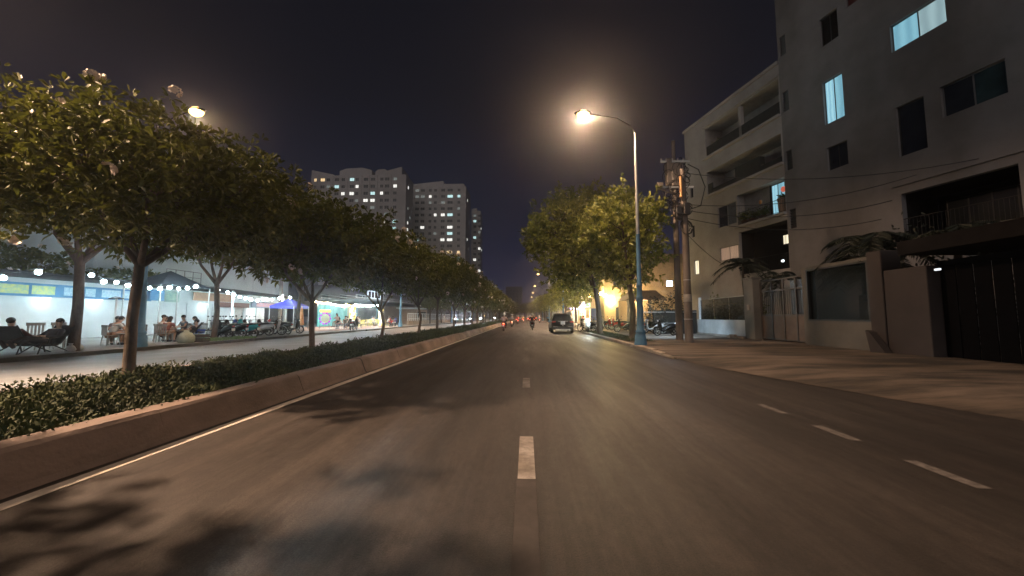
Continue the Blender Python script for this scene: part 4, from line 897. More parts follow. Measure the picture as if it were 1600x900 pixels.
# farther dark facades and skyline
BGW = mat('far_wall', (.14, .12, .115), .9, var=.2, scale=.2)
for i, (x, y_, w, d, h, lb) in enumerate([(9.5, 96, 12, 22, 9, 'dark narrow shop house beyond the bright shops'), (10, 122, 12, 24, 12, 'dark four storey house farther down on the right'), (11, 152, 14, 30, 15, 'tall dark house near the right end of the street'), (-40, 120, 16, 40, 9, 'low dark block behind the trees on the left beyond the railing'), (-44, 70, 14, 30, 7.5, 'long low brown building behind the white railing'), (-60, 250, 50, 20, 12, 'distant dark block left of the end of the street'), (0, 330, 30, 20, 14, 'distant dark block closing the street'), (38, 300, 40, 20, 26, 'distant dark block right of the end of the street'), (-22, 400, 18, 18, 34, 'faint distant tower at the end of the street'), (30, 60, 30, 60, 9, 'dark house block behind the shops on the right'), (-60, 20, 14, 60, 10, 'dark block far behind the warehouse')]):
    t = empty('far_building', (x, y_, 0), 0, lb, 'building'); g = mb(BGW)
    nb = max(2, int(w / 3.2)); nr = max(1, int((h - 1.5) / 3)); op = [((k + .3) * w / nb, (k + .3) * w / nb + 1.3, 1.4 + 3 * j, 2.7 + 3 * j) for k in range(nb) for j in range(nr)]
    wall_open(g, w, h, op, .2); g.add([(0, 0, 0), (0, d, 0), (0, d, h), (0, 0, h)], [(0, 1, 2, 3)]); g.add([(w, 0, 0), (w, d, 0), (w, d, h), (w, 0, h)], [(0, 1, 2, 3)]); g.add([(0, 0, h), (w, 0, h), (w, d, h), (0, d, h)], [(0, 1, 2, 3)]); g.build('wall', t, fix=False)
    cc = {}
    for j, (a, b, c, d_) in enumerate(op):
        m_ = T_WARM if (j * 7 + i * 3) % 17 == 0 and y_ > 200 else GLASSD
        if m_.name not in cc: cc[m_.name] = mb(m_).b2((0, .12, 0), (1.3, .16, 1.3)).mesh('window')
        inst(cc[m_.name], 'window', t, (a, 0, c))
t = empty('beacon_mast', (-10.5, 420, 0), 0, 'far mast with two small lights above the end of the street', 'mast'); mb(STEEL).tube([(0, 0, 0), (0, 0, 24)], .3, 6).build('mast', t)
mb(mat('beacon', (1, .7, .7), .5, emit=9, ecol=(1, .62, .62))).sph((3.6, 0, 22), .8, 8, 6).build('beacon', t); mb(mat('beacon_white', (1, 1, 1), .5, emit=5, ecol=(.9, .9, 1))).sph((0, 0, 24.5), .5, 8, 6).build('beacon', t)
# yellow lanterns in the trees
LANT = mat('lantern_yellow', (1, .8, .3), .5, emit=22, ecol=(1, .74, .26))
lm_ = mb(LANT, True).lathe([(.05, .2), (.15, .14), (.2, 0), (.15, -.14), (.05, -.2)], n=10).mesh('globe'); cm_ = mb(CB).tube([(0, 0, .2), (0, 0, 1.1)], .012, 4).mesh('cord')
for i, (px, py, Y_) in enumerate([(902, 429, 42), (912, 435, 44), (912, 442, 45), (912, 452, 46), (882, 446, 60), (888, 447, 62), (885, 455, 61), (939, 459, 42), (954, 470, 41), (946, 462, 40), (898, 440, 47), (921, 462, 45)]):
    p = hit(px, py, Y=Y_); t = empty('lantern', p, 0, 'yellow lantern %s' % ['highest of the hanging cluster behind the tall tree', 'just below and right of the highest one', 'third down in the hanging cluster', 'lowest of the hanging cluster', 'leftmost of the trio above the parked car', 'middle of the trio above the parked car', 'lowest of the trio above the parked car', 'hung beside the leaning tree trunk', 'farthest right, on the cream shop front', 'between the trunk and the cream shop', 'left of the cluster near the lit crown', 'low behind the leaning trunk'][i], 'lantern', 'yellow lanterns hung in the trees')
    inst(lm_, 'globe', t); inst(cm_, 'cord', t)
    if i in (0, 3, 4, 6, 7, 8): lamp(p + Vector((0, -.3, 0)), 650, (1, .76, .30), .2)

# ------------------------------------------------------------------ left: warehouse, shop row
HALL = mat('hall_cladding', (.60, .65, .65), .85, var=.14, scale=.6, dirt=.2)
t = empty('warehouse', (-32, -12, 0), PI / 2, 'long plain pale warehouse wall rising behind the shop row on the left', 'building')
g = mb(HALL); g.b2((0, 0, 0), (60.5, 20, 8.6)); g.build('wall', t)
g = mb(mat('hall_trim', (.2, .22, .22), .7)); g.b2((-.1, -.25, 8.6), (60.6, .2, 8.85)); g.build('eaves', t)
for k in range(15): mb(HALL).b2((2 + k * 4, -.05, .1), (2.1 + k * 4, -.002, 8.58)).build('seam', t)
BAN = mat('banner_blue', (.06, .22, .42), .6, var=.2, scale=1.2, dirt=.15)
SW = mat('shop_wall_white', (.62, .66, .67), .8, var=.1, scale=.8, dirt=.22)
SX = -26.0
def sy(px): return hit(px, 495, X=SX).y
def sz(px, y): return hit(px, y, X=SX).z
row0, row1 = 6.0, sy(440)
t = empty('shop_row', (SX, row0, .12), PI / 2, 'single storey white shop row under dark roofs along the far pavement', 'shops'); w = row1 - row0
ra, rb, rc_ = sy(362) - row0, sy(404) - row0, sy(408) - row0
g = mb(SW); wall_open(g, w, 3.5, [(ra + .3, rb - 1.9, .02, 2.3), (rb - 1.6, rb - .3, .02, 2.35), (rc_ + .4, rc_ + 3.5, .02, 2.3)], .2); g.build('wall', t, fix=False)
mb(mat('warm_shutter', (.42, .38, .34), .7)).b2((ra + .3, .12, .02), (rb - 1.9, .18, 2.3)).build('shutter', t)
mb(lit_mat('door_glow', (.75, 1, 1), .55, 1, (.6, .85, .88))).b2((rb - 1.6, .12, .02), (rb - .3, .18, 2.35)).build('door', t)
mb(DARKM).b2((rc_ + .4, .19, .02), (rc_ + 3.5, .25, 2.3)).build('doorway', t)
for k, u in enumerate((3.5, 7.5, sy(180) - row0, sy(290) - row0, sy(330) - row0)): mb(mat('wall_joint', (.42, .45, .46), .8)).b2((u, -.03, .02), (u + .06, -.003, 2.3)).build('joint', t)
RFD = mat('dark_awning', (.035, .045, .05), .7, var=.3)
g = mb(RFD); g.prism([(.0, 3.5), (-1.9, 3.15), (-1.9, 3.1), (.0, 3.4)], 0, w, 'X'); g.build('awning', t)
g = mb(RFD); g.prism([(-.1, 3.5), (5.5, 4.2), (5.5, 4.1), (-.1, 3.4)], 0, w, 'X'); g.build('roof', t)
PY_ = mat('print_yellow', (.62, .60, .16), .6, col2=(.25, .42, .30), scale=7); PWH = mat('print_white', (.55, .68, .72), .6, col2=(.20, .38, .52), scale=8); PGR = mat('print_green', (.40, .52, .40), .6, col2=(.20, .34, .30), scale=5)
ban = mb(BAN).b2((0, -.12, 2.3), (sy(232) - row0, -.02, 3.0)).build('banner', t)
for (a, b, m_) in ((-20, 37, PY_), (42, 79, PY_), (93, 109, PWH), (127, 143, PWH), (153, 183, PWH), (186, 200, PWH)): mb(m_).b2((sy(a) - row0, -.126, 2.42), (sy(b) - row0, -.122, 2.88)).build('printed_patch', ban)
mb(BAN).b2((sy(224) - row0 + .06, -.35, 2.35), (sy(247) - row0, -.3, 3.1)).build('banner', t)
sgn = mb(mat('sign_green_cloth', (.32, .42, .34), .7, col2=(.2, .3, .28), scale=3)).b2((sy(249) - row0, -.3, 2.3), (sy(272) - row0, -.25, 3.1)).build('sign_board', t); mb(PGR).b2((sy(252) - row0, -.306, 2.45), (sy(269) - row0, -.302, 2.95)).build('printed_patch', sgn)
mb(mat('sign_brown', (.36, .20, .11), .7, var=.3, scale=2, dirt=.3)).b2((sy(294) - row0, -.35, 2.5), (sy(356) - row0, -.27, 3.15)).build('sign_board', t)
mb(mat('sign_dull_red', (.16, .07, .05), .7, var=.3)).b2((sy(337) - row0, -.3, 2.05), (sy(384) - row0, -.22, 2.47)).build('sign_board', t)
sgn = mb(mat('sign_slate', (.14, .17, .22), .6)).b2((sy(386) - row0, -.35, 2.1), (row1 - row0 - .3, -.27, 2.65)).build('sign_board', t)
mb(mat('print_coral', (.6, .25, .2), .6, col2=(.3, .25, .35), scale=6)).b2((sy(394) - row0, -.356, 2.2), (sy(426) - row0, -.352, 2.55)).build('printed_patch', sgn)
for k, (a, zz) in enumerate(((144, 2.2), (314, 2.2), (60, 2.2))):
    u = sy(a) - row0; mb(LITK).b2((u - .2, -.35, zz), (u + .2, -.25, zz + .06)).build('strip_light', t); lamp((SX + .4, sy(a), 2.22), 22, COOL, .1)
# gabled dark stall and roof rails
t = empty('gabled_stall', (-24.2, sy(245) - 1, .12), 0, 'dark navy pyramid roofed stall in front of the warehouse wall', 'stall')
g = mb(mat('navy_cloth', (.03, .04, .06), .8)); g.add([(-1.3, -1.9, 3.25), (1.3, -1.9, 3.25), (1.3, 1.9, 3.25), (-1.3, 1.9, 3.25), (0, 0, 4.35)], [(0, 1, 4), (1, 2, 4), (2, 3, 4), (3, 0, 4), (3, 2, 1, 0)]); g.build('roof', t)
for x in (-1.2, 1.2):
    for y_ in (-1.8, 1.8): mb(STEEL).b2((x - .03, y_ - .03, 0), (x + .03, y_ + .03, 3.25)).build('post', t)
t = empty('roof_railing', (-25.5, sy(275) - .5, 3.9), 0, 'thin metal railing on the roof beside the navy stall peak', 'railing'); g = mb(FRAME)
for k in range(5): g.b2((0, -1 + k * .7, 0), (.04, -.96 + k * .7, .85))
g.b2((0, -1, .83), (.04, 1.84, .88)); g.b2((0, -1, .4), (.04, 1.84, .44)); g.build('rails', t)
# white post
t = empty('light_post', (-23.2, hit(362, 495, X=-23.2).y, .12), 0, 'plain white post holding the string of bulbs', 'post'); mb(WHITE, True).tube([(0, 0, 0), (0, 0, 3.15)], .09, 8).build('post', t); mb(WHITE, True).sph((0, 0, 3.17), .12).build('cap', t)
t = empty('light_post', (-21.8, hit(180, 495, X=-21.8).y, .12), 0, 'slim grey post with a small shade beside the seated group', 'post'); mb(WHITE, True).tube([(0, 0, 0), (0, 0, 2.2)], .05, 8).build('post', t); mb(BLACKM, True).lathe([(.05, 2.32), (.32, 2.2), (.3, 2.18), (0, 2.22)], n=12).build('shade', t)
t = empty('grey_column', (-24.0, hit(437, 495, X=-24).y, .12), 0, 'grey pole at the end of the shop row with a white glow at mid height', 'pole'); mb(CONC, True).tube([(0, 0, 0), (0, 0, 5.2)], .16, 8).build('shaft', t); mb(LITK).b2((.17, -.12, 2.2), (.22, .12, 3.4)).build('lamp', t)
# string of bulbs
BLB = mat('led_bulb', (.85, .95, 1), .4, emit=60, ecol=(.72, .93, 1))
bulb_m = mb(BLB, True).sph((0, 0, 0), .095, 10, 7).mesh('bulb'); cap_m = mb(BLACKM, True).lathe([(.03, .07), (.035, .15), (.01, .17)], n=6).mesh('socket')
bx = [-20, 5, 60, 122, 143, 162, 182, 200, 218, 234, 250, 265, 279, 293, 306, 341, 356, 365, 375, 384, 392, 402, 411, 417, 425, 437, 453]
by = [435, 434, 425, 422, 430, 440, 441, 446, 448, 450, 451, 449, 451, 450, 448, 453, 457, 461, 464, 466, 468, 470, 468, 468, 468, 466, 465]
t = empty('string_lights', (0, 0, 0), 0, 'long swagged string of cold white bulbs above the far pavement', 'string lights')
pts = []
for i, (a, b) in enumerate(zip(bx, by)):
    p = hit(a, b, X=-22.2); pts.append(p + Vector((0, 0, .17))); o = inst(bulb_m, 'bulb', t, p, scale=None); o.scale = (1 + (i % 3) * .12,) * 3; inst(cap_m, 'socket', o)
    if i % 2 == 0: lamp(p + Vector((.02, 0, -.02)), 1500, COOL, .09)
g = mb(CB).tube(pts, .012, 4); g.build('cord', t, fix=False)
# blue canopy tent
cy = hit(452, 495, X=-22.5).y
t = empty('canopy_tent', (-22.5, cy, .12), 0, 'bright blue pop up canopy tent on four thin legs', 'canopy')
BT = mat('tent_blue', (.06, .06, .62), .6, var=.15)
g = mb(BT); a = 1.15; g.add([(-a, -a, 2.25), (a, -a, 2.25), (a, a, 2.25), (-a, a, 2.25), (0, 0, 2.95), (-a, -a, 2.02), (a, -a, 2.02), (a, a, 2.02), (-a, a, 2.02)], [(0, 1, 4), (1, 2, 4), (2, 3, 4), (3, 0, 4), (0, 1, 6, 5), (1, 2, 7, 6), (2, 3, 8, 7), (3, 0, 5, 8)]); g.build('cover', t)
for x in (-a, a):
    for y_ in (-a, a): mb(STEEL).b2((x - .025, y_ - .025, 0), (x + .025, y_ + .025, 2.2)).build('leg', t)
# orange closed umbrella
t = empty('parasol', (-19.5, hit(471, 495, X=-19.5).y, .12), 0, 'closed orange parasol standing upright beside the slim tree', 'parasol'); mb(mat('parasol_orange', (.75, .32, .12), .7, var=.3), True).lathe([(.02, 2.1), (.09, 1.9), (.2, .8), (.24, .55), (.05, .5)], n=10).build('cover', t); mb(STEEL, True).tube([(0, 0, 0), (0, 0, 2.2)], .025, 6).build('pole', t); mb(CONC).lathe([(.25, 0), (.25, .1), (0, .12)], n=12).build('base', t)
# game wheel kiosk
t = empty('prize_wheel', (-19.8, hit(508, 495, X=-19.8).y, .12), .9, 'purple framed prize board with an orange lit top', 'game board')
VP = mat('violet_print', (.45, .08, .55), .5, emit=.5, ecol=(.65, .1, .85)); t.scale = (.8, .8, .85); g = mb(VP)
for k in range(10): a = k * PI / 5; g.box((.62 * math.cos(a), 0, 1.25 + .62 * math.sin(a)), (.26, .14, .2), rot=Matrix.Rotation(-a + PI / 2, 3, 'Y'), ch=.02)
g.build('frame', t)
mb(mat('wheel_face', (.75, .75, .5), .5, col2=(.3, .55, .5), scale=7, emit=.35, ecol=(.9, .9, .7)), True).lathe([(0, -.1), (.5, -.1), (.52, -.075), (.5, -.06)], (0, 0, 1.25), 20, 'Y').build('wheel', t)
mb(mat('orange_top', (.9, .45, .1), .5, emit=1.2, ecol=(1, .6, .15))).box((0, 0, 2.12), (1.3, .16, .3), ch=.04).build('header', t)
for x in (-.6, .6): mb(STEEL).b2((x - .03, -.03, 0), (x + .03, .03, .55)).build('leg', t)
# cafe
CX = -26.0; ca, cb_, cc_ = hit(497, 495, X=CX).y, hit(552, 495, X=CX).y, hit(612, 495, X=CX).y
t = empty('open_air_cafe', (CX, ca, .12), PI / 2, 'open fronted cafe with turquoise wall under a steel canopy hung with lights', 'cafe'); wa, wb = cb_ - ca, cc_ - ca
g = mb(mat('turquoise_panel', (.16, .52, .50), .7, var=.1, scale=.6)); g.b2((0, 0, 0), (wa * .8, .15, 2.9)); g.build('wall', t)
for k in range(7): mb(mat('turquoise_rib', (.13, .45, .43), .7)).b2((wa * .8 * k / 7 + .3, -.04, 0), (wa * .8 * k / 7 + .38, -.003, 2.9)).build('batten', t)
mb(mat('cream_panel', (.55, .52, .36), .7)).b2((wa * .8 + .004, 0, 0), (wa, .15, 2.9)).build('wall', t)
mb(mat('inner_grey', (.30, .33, .32), .8, var=.3, scale=1)).b2((wa + .3, 2.5, 0), (wb, 2.7, 3.2)).build('back_wall', t)
for u in (wa + 1.0, wa + (wb - wa) * .55): mb(mat('blue_post', (.22, .42, .52), .6)).b2((u, -.1, 0), (u + .25, .1, 3.2)).build('post', t)
g = mb(RFD); g.prism([(.2, 3.3), (-5.0, 3.5), (-5.0, 3.42), (.2, 3.2)], -.5, wb + .5, 'X'); g.build('roof', t)
tr = mb(STEEL)
for x in (-5.0, -3.0, -.6):
    tr.b2((-.5, x, 3.6), (wb + .5, x + .06, 3.66)); tr.b2((-.5, x, 3.95), (wb + .5, x + .06, 4.0))
for k in range(16): u = -.5 + (wb + 1) * k / 15; tr.b2((u, -5.0, 3.66), (u + .05, -4.95, 3.95))
tr.build('truss', t)
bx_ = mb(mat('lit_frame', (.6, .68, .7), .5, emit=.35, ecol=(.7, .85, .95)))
for k in range(5): bx_.b2((2.2 + k * 1.05, -5.3, 3.75), (2.32 + k * 1.05, -5.22, 4.65))
bx_.b2((2.2, -5.31, 4.6), (6.52, -5.21, 4.72)); bx_.b2((2.2, -5.31, 3.7), (6.52, -5.21, 3.8)); bx_.build('lattice_frame', t)
for k in range(4): mb(DARKM).b2((2.34 + k * 1.05, -5.26, 3.82), (3.23 + k * 1.05, -5.24, 4.58)).build('panel', t)
def lights_row(name_label, pts, m_, r_, every=3, pw=30, col=COOL):
    pw *= 6
    t = empty('string_lights', (0, 0, 0), 0, name_label, 'string lights', 'strings of lights on the cafe'); bm__ = mb(m_, True).sph((0, 0, 0), r_, 8, 6).mesh('bulb')
    for i, p in enumerate(pts):
        inst(bm__, 'bulb', t, p)
        if i % every == 0: lamp(Vector(p) + Vector((.15, 0, -.1)), pw, col, .1)
    mb(CB).tube([Vector(p) + Vector((0, 0, r_)) for p in pts], .012, 4).build('cord', t, fix=False)
WB = mat('warm_bulb', (1, .8, .6), .5, emit=7, ecol=(1, .72, .45)); YB = mat('yellow_bulb', (1, .9, .4), .5, emit=8, ecol=(1, .85, .35)); WBB = mat('white_bulb', (1, 1, 1), .5, emit=10, ecol=(.85, 1, 1)); 
def rowpts(a, b, X_, n): return [hit(a[0] + (b[0] - a[0]) * k / (n - 1), a[1] + (b[1] - a[1]) * k / (n - 1) + 1.5 * math.sin(PI * k / (n - 1)), X=X_) for k in range(n)]
lights_row('short string of peach coloured bulbs at the left corner of the cafe', rowpts((493, 471), (512, 473), -21.5, 8), WB, .09, 3, 40, (1, .75, .5))
lights_row('coral and white garland of bulbs over the turquoise wall', rowpts((514, 474), (546, 478), -21.0, 14), WBB, .09, 4, 60)
lights_row('bright white and yellow garland over the dark cafe opening', rowpts((555, 476), (590, 477), -20.5, 14), WBB, .11, 4, 70)
lights_row('yellow bulbs joining the two cafe garlands', rowpts((541, 476), (557, 477), -20.8, 5), YB, .13, 3, 40, WARM)
# balloon columns
def balloon_column(px, X_, label, h):
    q = hit(px, 495, X=X_); t = empty('balloon_column', (X_, q.y, .12), 0, label, 'balloon column', 'balloon columns of the cafe'); mb(STEEL).tube([(0, 0, 0), (0, 0, h)], .04, 6).build('post', t)
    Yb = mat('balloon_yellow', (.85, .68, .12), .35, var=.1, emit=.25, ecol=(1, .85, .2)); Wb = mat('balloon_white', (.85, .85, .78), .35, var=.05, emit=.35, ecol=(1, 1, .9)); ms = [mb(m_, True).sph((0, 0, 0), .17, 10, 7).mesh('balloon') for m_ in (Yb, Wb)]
    n = int(h / .27)
    for k in range(n):
        for j in range(4): a_ = j * PI / 2 + k * .45; inst(ms[(j + k // 3) % 2], 'balloon', t, (math.cos(a_) * .17, math.sin(a_) * .17, .2 + k * .27))
    lamp((X_ + .7, q.y - .5, 1.8), 40, (1, .95, .7), .2)
balloon_column(551, -18.6, 'left yellow and white balloon column at the cafe entrance', 2.6); balloon_column(595, -18.6, 'right yellow and white balloon column at the cafe entrance', 2.6)
# white railing on a low wall
X_ = -18.0; a, b = hit(637, 495, X=X_).y, 110; t = empty('railing_wall', (X_, a, .12), 0, 'long low wall with white railing beyond the cafe', 'railing')
mb(mat('low_wall_brown', (.36, .28, .21), .9, dirt=.3)).b2((-.15, 0, -.02), (.15, b - a, .62)).build('low_wall', t)
g = mb(WHITE); g.b2((-.03, 0, 1.72), (.03, b - a, 1.79)); g.b2((-.03, 0, .9), (.03, b - a, .95)); g.build('rail', t)
pm = mb(WHITE).b2((-.035, -.035, .62), (.035, .035, 1.72)).mesh('post'); 
for k in range(int((b - a) / 1.0)): inst(pm, 'post', t, (0, .1 + k * 1.0, 0))
t = empty('bus_shelter', (-19.6, 62, .12), 0, 'low brown kiosk with flat pale roof behind the white railing', 'kiosk'); mb(mat('kiosk_brown', (.28, .2, .15), .8, dirt=.3)).b2((-1.5, 0, 0), (1, 7, 2.5)).build('body', t); mb(mat('kiosk_roof', (.4, .45, .45), .6)).b2((-2, -1.2, 2.6), (1.6, 7.5, 2.75)).build('roof', t); mb(DARKM).b2((1.0, 1, 1.1), (1.03, 6, 2.1)).build('opening', t); mb(STEEL).b2((-1.4, .2, 2.5), (-1.3, .3, 2.6)).build('bracket', t)

# ------------------------------------------------------------------ people
def skin_chain(name, joints, links, radii, m, subd=1, root=None):
    names = list(joints); me = bpy.data.meshes.new(name + '_s'); me.from_pydata([joints[k] for k in names], [(names.index(a), names.index(b)) for a, b in links], [])
    o = bpy.data.objects.new(name + '_s', me); COL.objects.link(o)
    sk = o.modifiers.new('s', 'SKIN'); sk.use_smooth_shade = True
    if subd: sb = o.modifiers.new('d', 'SUBSURF'); sb.levels = subd; sb.render_levels = subd
    for i, k in enumerate(names):
        r_ = radii[k]; sv = me.skin_vertices[0].data[i]; sv.radius = r_ if isinstance(r_, tuple) else (r_, r_); sv.use_root = (k == (root or names[0]))
    dg = bpy.context.evaluated_depsgraph_get(); ev = o.evaluated_get(dg); out_ = bpy.data.meshes.new_from_object(ev); bpy.data.objects.remove(o); bpy.data.meshes.remove(me)
    out_.name = name; out_.materials.clear(); out_.materials.append(m)
    for p in out_.polygons: p.use_smooth = True
    return out_
POSE = {}
def pose(kind):
    V_ = lambda *a: Vector(a)
    if kind == 'sit':   P = dict(pel=V_(0, 0, .46), che=V_(0, -.03, .80), nek=V_(0, .0, .98), hed=V_(0, .05, 1.12), kn=(.13, .42, .50), ft=(.12, .40, .08), el=(.24, .10, .70), ha=(.12, .34, .66))
    elif kind == 'lean': P = dict(pel=V_(0, 0, .46), che=V_(0, .12, .78), nek=V_(0, .22, .93), hed=V_(0, .31, 1.05), kn=(.15, .42, .52), ft=(.13, .36, .08), el=(.24, .32, .62), ha=(.08, .50, .58))
    elif kind == 'recline': P = dict(pel=V_(0, 0, .36), che=V_(0, -.28, .60), nek=V_(0, -.38, .74), hed=V_(0, -.38, .90), kn=(.12, .42, .48), ft=(.10, .86, .30), el=(.25, -.12, .48), ha=(.10, .12, .52))
    elif kind == 'ride': P = dict(pel=V_(0, -.12, .86), che=V_(0, -.04, 1.2), nek=V_(0, .02, 1.38), hed=V_(0, .06, 1.53), kn=(.20, .26, .72), ft=(.17, .20, .34), el=(.32, .16, 1.12), ha=(.30, .42, 1.03))
    elif kind == 'perch': P = dict(pel=V_(0, 0, .78), che=V_(0, .02, 1.12), nek=V_(0, .04, 1.28), hed=V_(0, .10, 1.42), kn=(.12, .40, .74), ft=(.10, .42, .30), el=(.22, .18, 1.02), ha=(.06, .32, 1.12))
    else: P = dict(pel=V_(0, 0, .93), che=V_(0, .0, 1.28), nek=V_(0, .0, 1.48), hed=V_(0, .02, 1.62), kn=(.11, .03, .50), ft=(.12, 0, .08), el=(.24, .0, 1.12), ha=(.25, .10, .88))
    return P
SKINM = mat('skin', (.42, .26, .18), .6, var=.08); HAIRM = mat('hair_black', (.015, .012, .011), .5)
def cloth(c): return mat('cloth_%02d%02d%02d' % tuple(int(x * 99) for x in c), c, .9, var=.15, scale=6)
def person_meshes(kind, shirt, trous, hair='short', sleeves='short', female=False):
    key = (kind, shirt, trous, hair, sleeves)
    if key in POSE: return POSE[key]
    P = pose(kind); J = {}; Rr = {}; Lk = []
    up = (P['nek'] - P['pel']).normalized(); sh = P['nek'] - up * .08
    J['pel'] = P['pel']; J['wai'] = P['pel'].lerp(P['che'], .5); J['che'] = P['che']; J['nek0'] = sh; J['nek'] = P['nek']; J['jaw'] = P['nek'].lerp(P['hed'], .45); J['hed'] = P['hed'] + Vector((0, 0, .03)); J['top'] = P['hed'] + (P['hed'] - P['nek']).normalized() * .09
    Rr.update(pel=(.15, .11), wai=(.125, .09), che=(.15, .10), nek0=(.12, .07), nek=.05, jaw=.062, hed=(.078, .092), top=.055)
    Lk += [('pel', 'wai'), ('wai', 'che'), ('che', 'nek0'), ('nek0', 'nek'), ('nek', 'jaw'), ('jaw', 'hed'), ('hed', 'top')]
    for sg, s_ in ((-1, 'l'), (1, 'r')):
        f = lambda t_: Vector((t_[0] * sg, t_[1], t_[2]))
        J['s' + s_] = sh + Vector((.17 * sg, 0, -.01)); J['e' + s_] = f(P['el']); J['w' + s_] = f(P['ha']); J['p' + s_] = J['w' + s_] + (J['w' + s_] - J['e' + s_]).normalized() * .07
        J['h' + s_] = P['pel'] + Vector((.09 * sg, .02, -.02)); J['k' + s_] = f(P['kn']); J['a' + s_] = f(P['ft']); fd = Vector((0, 1, -.1)) if kind != 'recline' else Vector((0, .5, .8)); J['t' + s_] = J['a' + s_] + fd.normalized() * .17 - Vector((0, 0, .02))
        Rr.update({'s' + s_: .055, 'e' + s_: .038, 'w' + s_: .026, 'p' + s_: (.036, .018), 'h' + s_: .085, 'k' + s_: .055, 'a' + s_: .038, 't' + s_: (.038, .026)})
        Lk += [('nek0', 's' + s_), ('s' + s_, 'e' + s_), ('e' + s_, 'w' + s_), ('w' + s_, 'p' + s_), ('pel', 'h' + s_), ('h' + s_, 'k' + s_), ('k' + s_, 'a' + s_), ('a' + s_, 't' + s_)]
    body = skin_chain('body', J, Lk, Rr, SKINM)
    # fingers and nose: joined to the body mesh as skinned shapes rooted inside palm and face
    x = MB().use(SKINM, True); x.v = [tuple(v.co) for v in body.vertices]; x.f = [tuple(p.vertices) for p in body.polygons]; x.m = [0] * len(x.f); x.sm = [True] * len(x.f)
    for sg, s_ in ((-1, 'l'), (1, 'r')):
        d = (J['p' + s_] - J['w' + s_]).normalized(); sd = d.cross(Vector((0, 0, 1))); sd = sd.normalized() if sd.length > .1 else Vector((1, 0, 0)); dn = d.cross(sd).normalized(); dn = dn if dn.z < 0 else -dn
        for k, ln in enumerate((.062, .072, .068, .052)):
            b0 = J['p' + s_] + sd * (k - 1.5) * .018 * sg; x.tube([b0, b0 + d * ln * .55 + dn * .01, b0 + d * ln * .85 + dn * .038], [.0095, .0085, .006], 5)
        b0 = J['w' + s_] + d * .03 - sd * .028 * sg; x.tube([b0, b0 + d * .03 - sd * .02 * sg, b0 + d * .055 - sd * .02 * sg + dn * .02], [.011, .010, .007], 5)
    hd = J['hed']; x.add([hd + Vector((-.012, .085, .0)), hd + Vector((.012, .085, .0)), hd + Vector((.0, .085, .035)), hd + Vector((0, .112, -.002))], [(0, 1, 3), (1, 2, 3), (2, 0, 3)], True)
    for sg in (-1, 1): x.sph(hd + Vector((.078 * sg, .005, .0)), .024, 6, 4, (.4, .8, 1.2))
    body = x.mesh('body', False)
    # shirt
    sJ = {k: J[k] for k in ('wai', 'che', 'nek0')}; sJ['pel'] = J['pel'] + up * .04; sR = dict(pel=(.172, .13), wai=(.15, .115), che=(.172, .125), nek0=(.13, .085)); sL = [('pel', 'wai'), ('wai', 'che'), ('che', 'nek0')]
    for s_ in 'lr':
        fr = .55 if sleeves == 'short' else .98; sJ['s' + s_] = J['s' + s_]; sJ['m' + s_] = J['s' + s_].lerp(J['e' + s_], fr); sR['s' + s_] = .072; sR['m' + s_] = .06; sL += [('nek0', 's' + s_), ('s' + s_, 'm' + s_)]
        if sleeves == 'long': sJ['w' + s_] = J['e' + s_].lerp(J['w' + s_], .93); sR['w' + s_] = .037; sL.append(('m' + s_, 'w' + s_))
    shirt_m = skin_chain('shirt', sJ, sL, sR, cloth(shirt), root='pel')
    tJ = dict(pel=J['pel'] + up * .03); tR = dict(pel=(.165, .125)); tL = []
    for s_ in 'lr':
        tJ['h' + s_] = J['h' + s_]; tJ['k' + s_] = J['k' + s_] if not female else J['h' + s_].lerp(J['k' + s_], .7); tR['h' + s_] = .102; tR['k' + s_] = .075; tL += [('pel', 'h' + s_), ('h' + s_, 'k' + s_)]
        if not female: tJ['a' + s_] = J['k' + s_].lerp(J['a' + s_], .9); tR['a' + s_] = .056; tL.append(('k' + s_, 'a' + s_))
    tro = skin_chain('trousers', tJ, tL, tR, cloth(trous), root='pel')
    h = MB()
    if hair == 'helmet':
        h.use(mat('helmet_shell', (.55, .55, .55) if sum(shirt) > 1 else (.06, .06, .06), .25), True).sph(hd + Vector((0, -.01, .045)), .135, 14, 9, (1, 1.15, 1)); hn = 'helmet'
    else:
        h.use(HAIRM, True).sph(hd + Vector((0, -.022, .038)), .094, 12, 8, (.94, 1.06, 1.02)); hn = 'hair'
        if hair == 'long': h.tube([hd + Vector((0, -.05, .02)), hd + Vector((0, -.10, -.12)), hd + Vector((0, -.10, -.28))], [.09, .085, .04], 8)
    hm = h.mesh(hn); sho = MB().use(cloth((.08, .07, .07)), True)
    for s_ in 'lr': sho.tube([J['a' + s_] + (J['a' + s_] - J['t' + s_]) * .35 - Vector((0, 0, .03)), J['a' + s_] - Vector((0, 0, .025)), J['t' + s_] + (J['t' + s_] - J['a' + s_]) * .15], [.04, .05, .035], 8)
    POSE[key] = (body, shirt_m, tro, hm, hn, sho.mesh('shoes')); return POSE[key]
def person(kind, loc_, rz, shirt, trous, label, group=None, hair='short', sleeves='short', female=False, sc=1.0):
    b, s_, tr_, h, hn, sh = person_meshes(kind, shirt, trous, hair, sleeves, female)
    t = empty('person', loc_, rz, label, 'person', group); t.scale = (sc,) * 3
    bo = inst(b, 'body', t); inst(s_, 'shirt', t); inst(tr_, 'trousers', t); inst(h, hn, t); inst(sh, 'shoes', t); return t

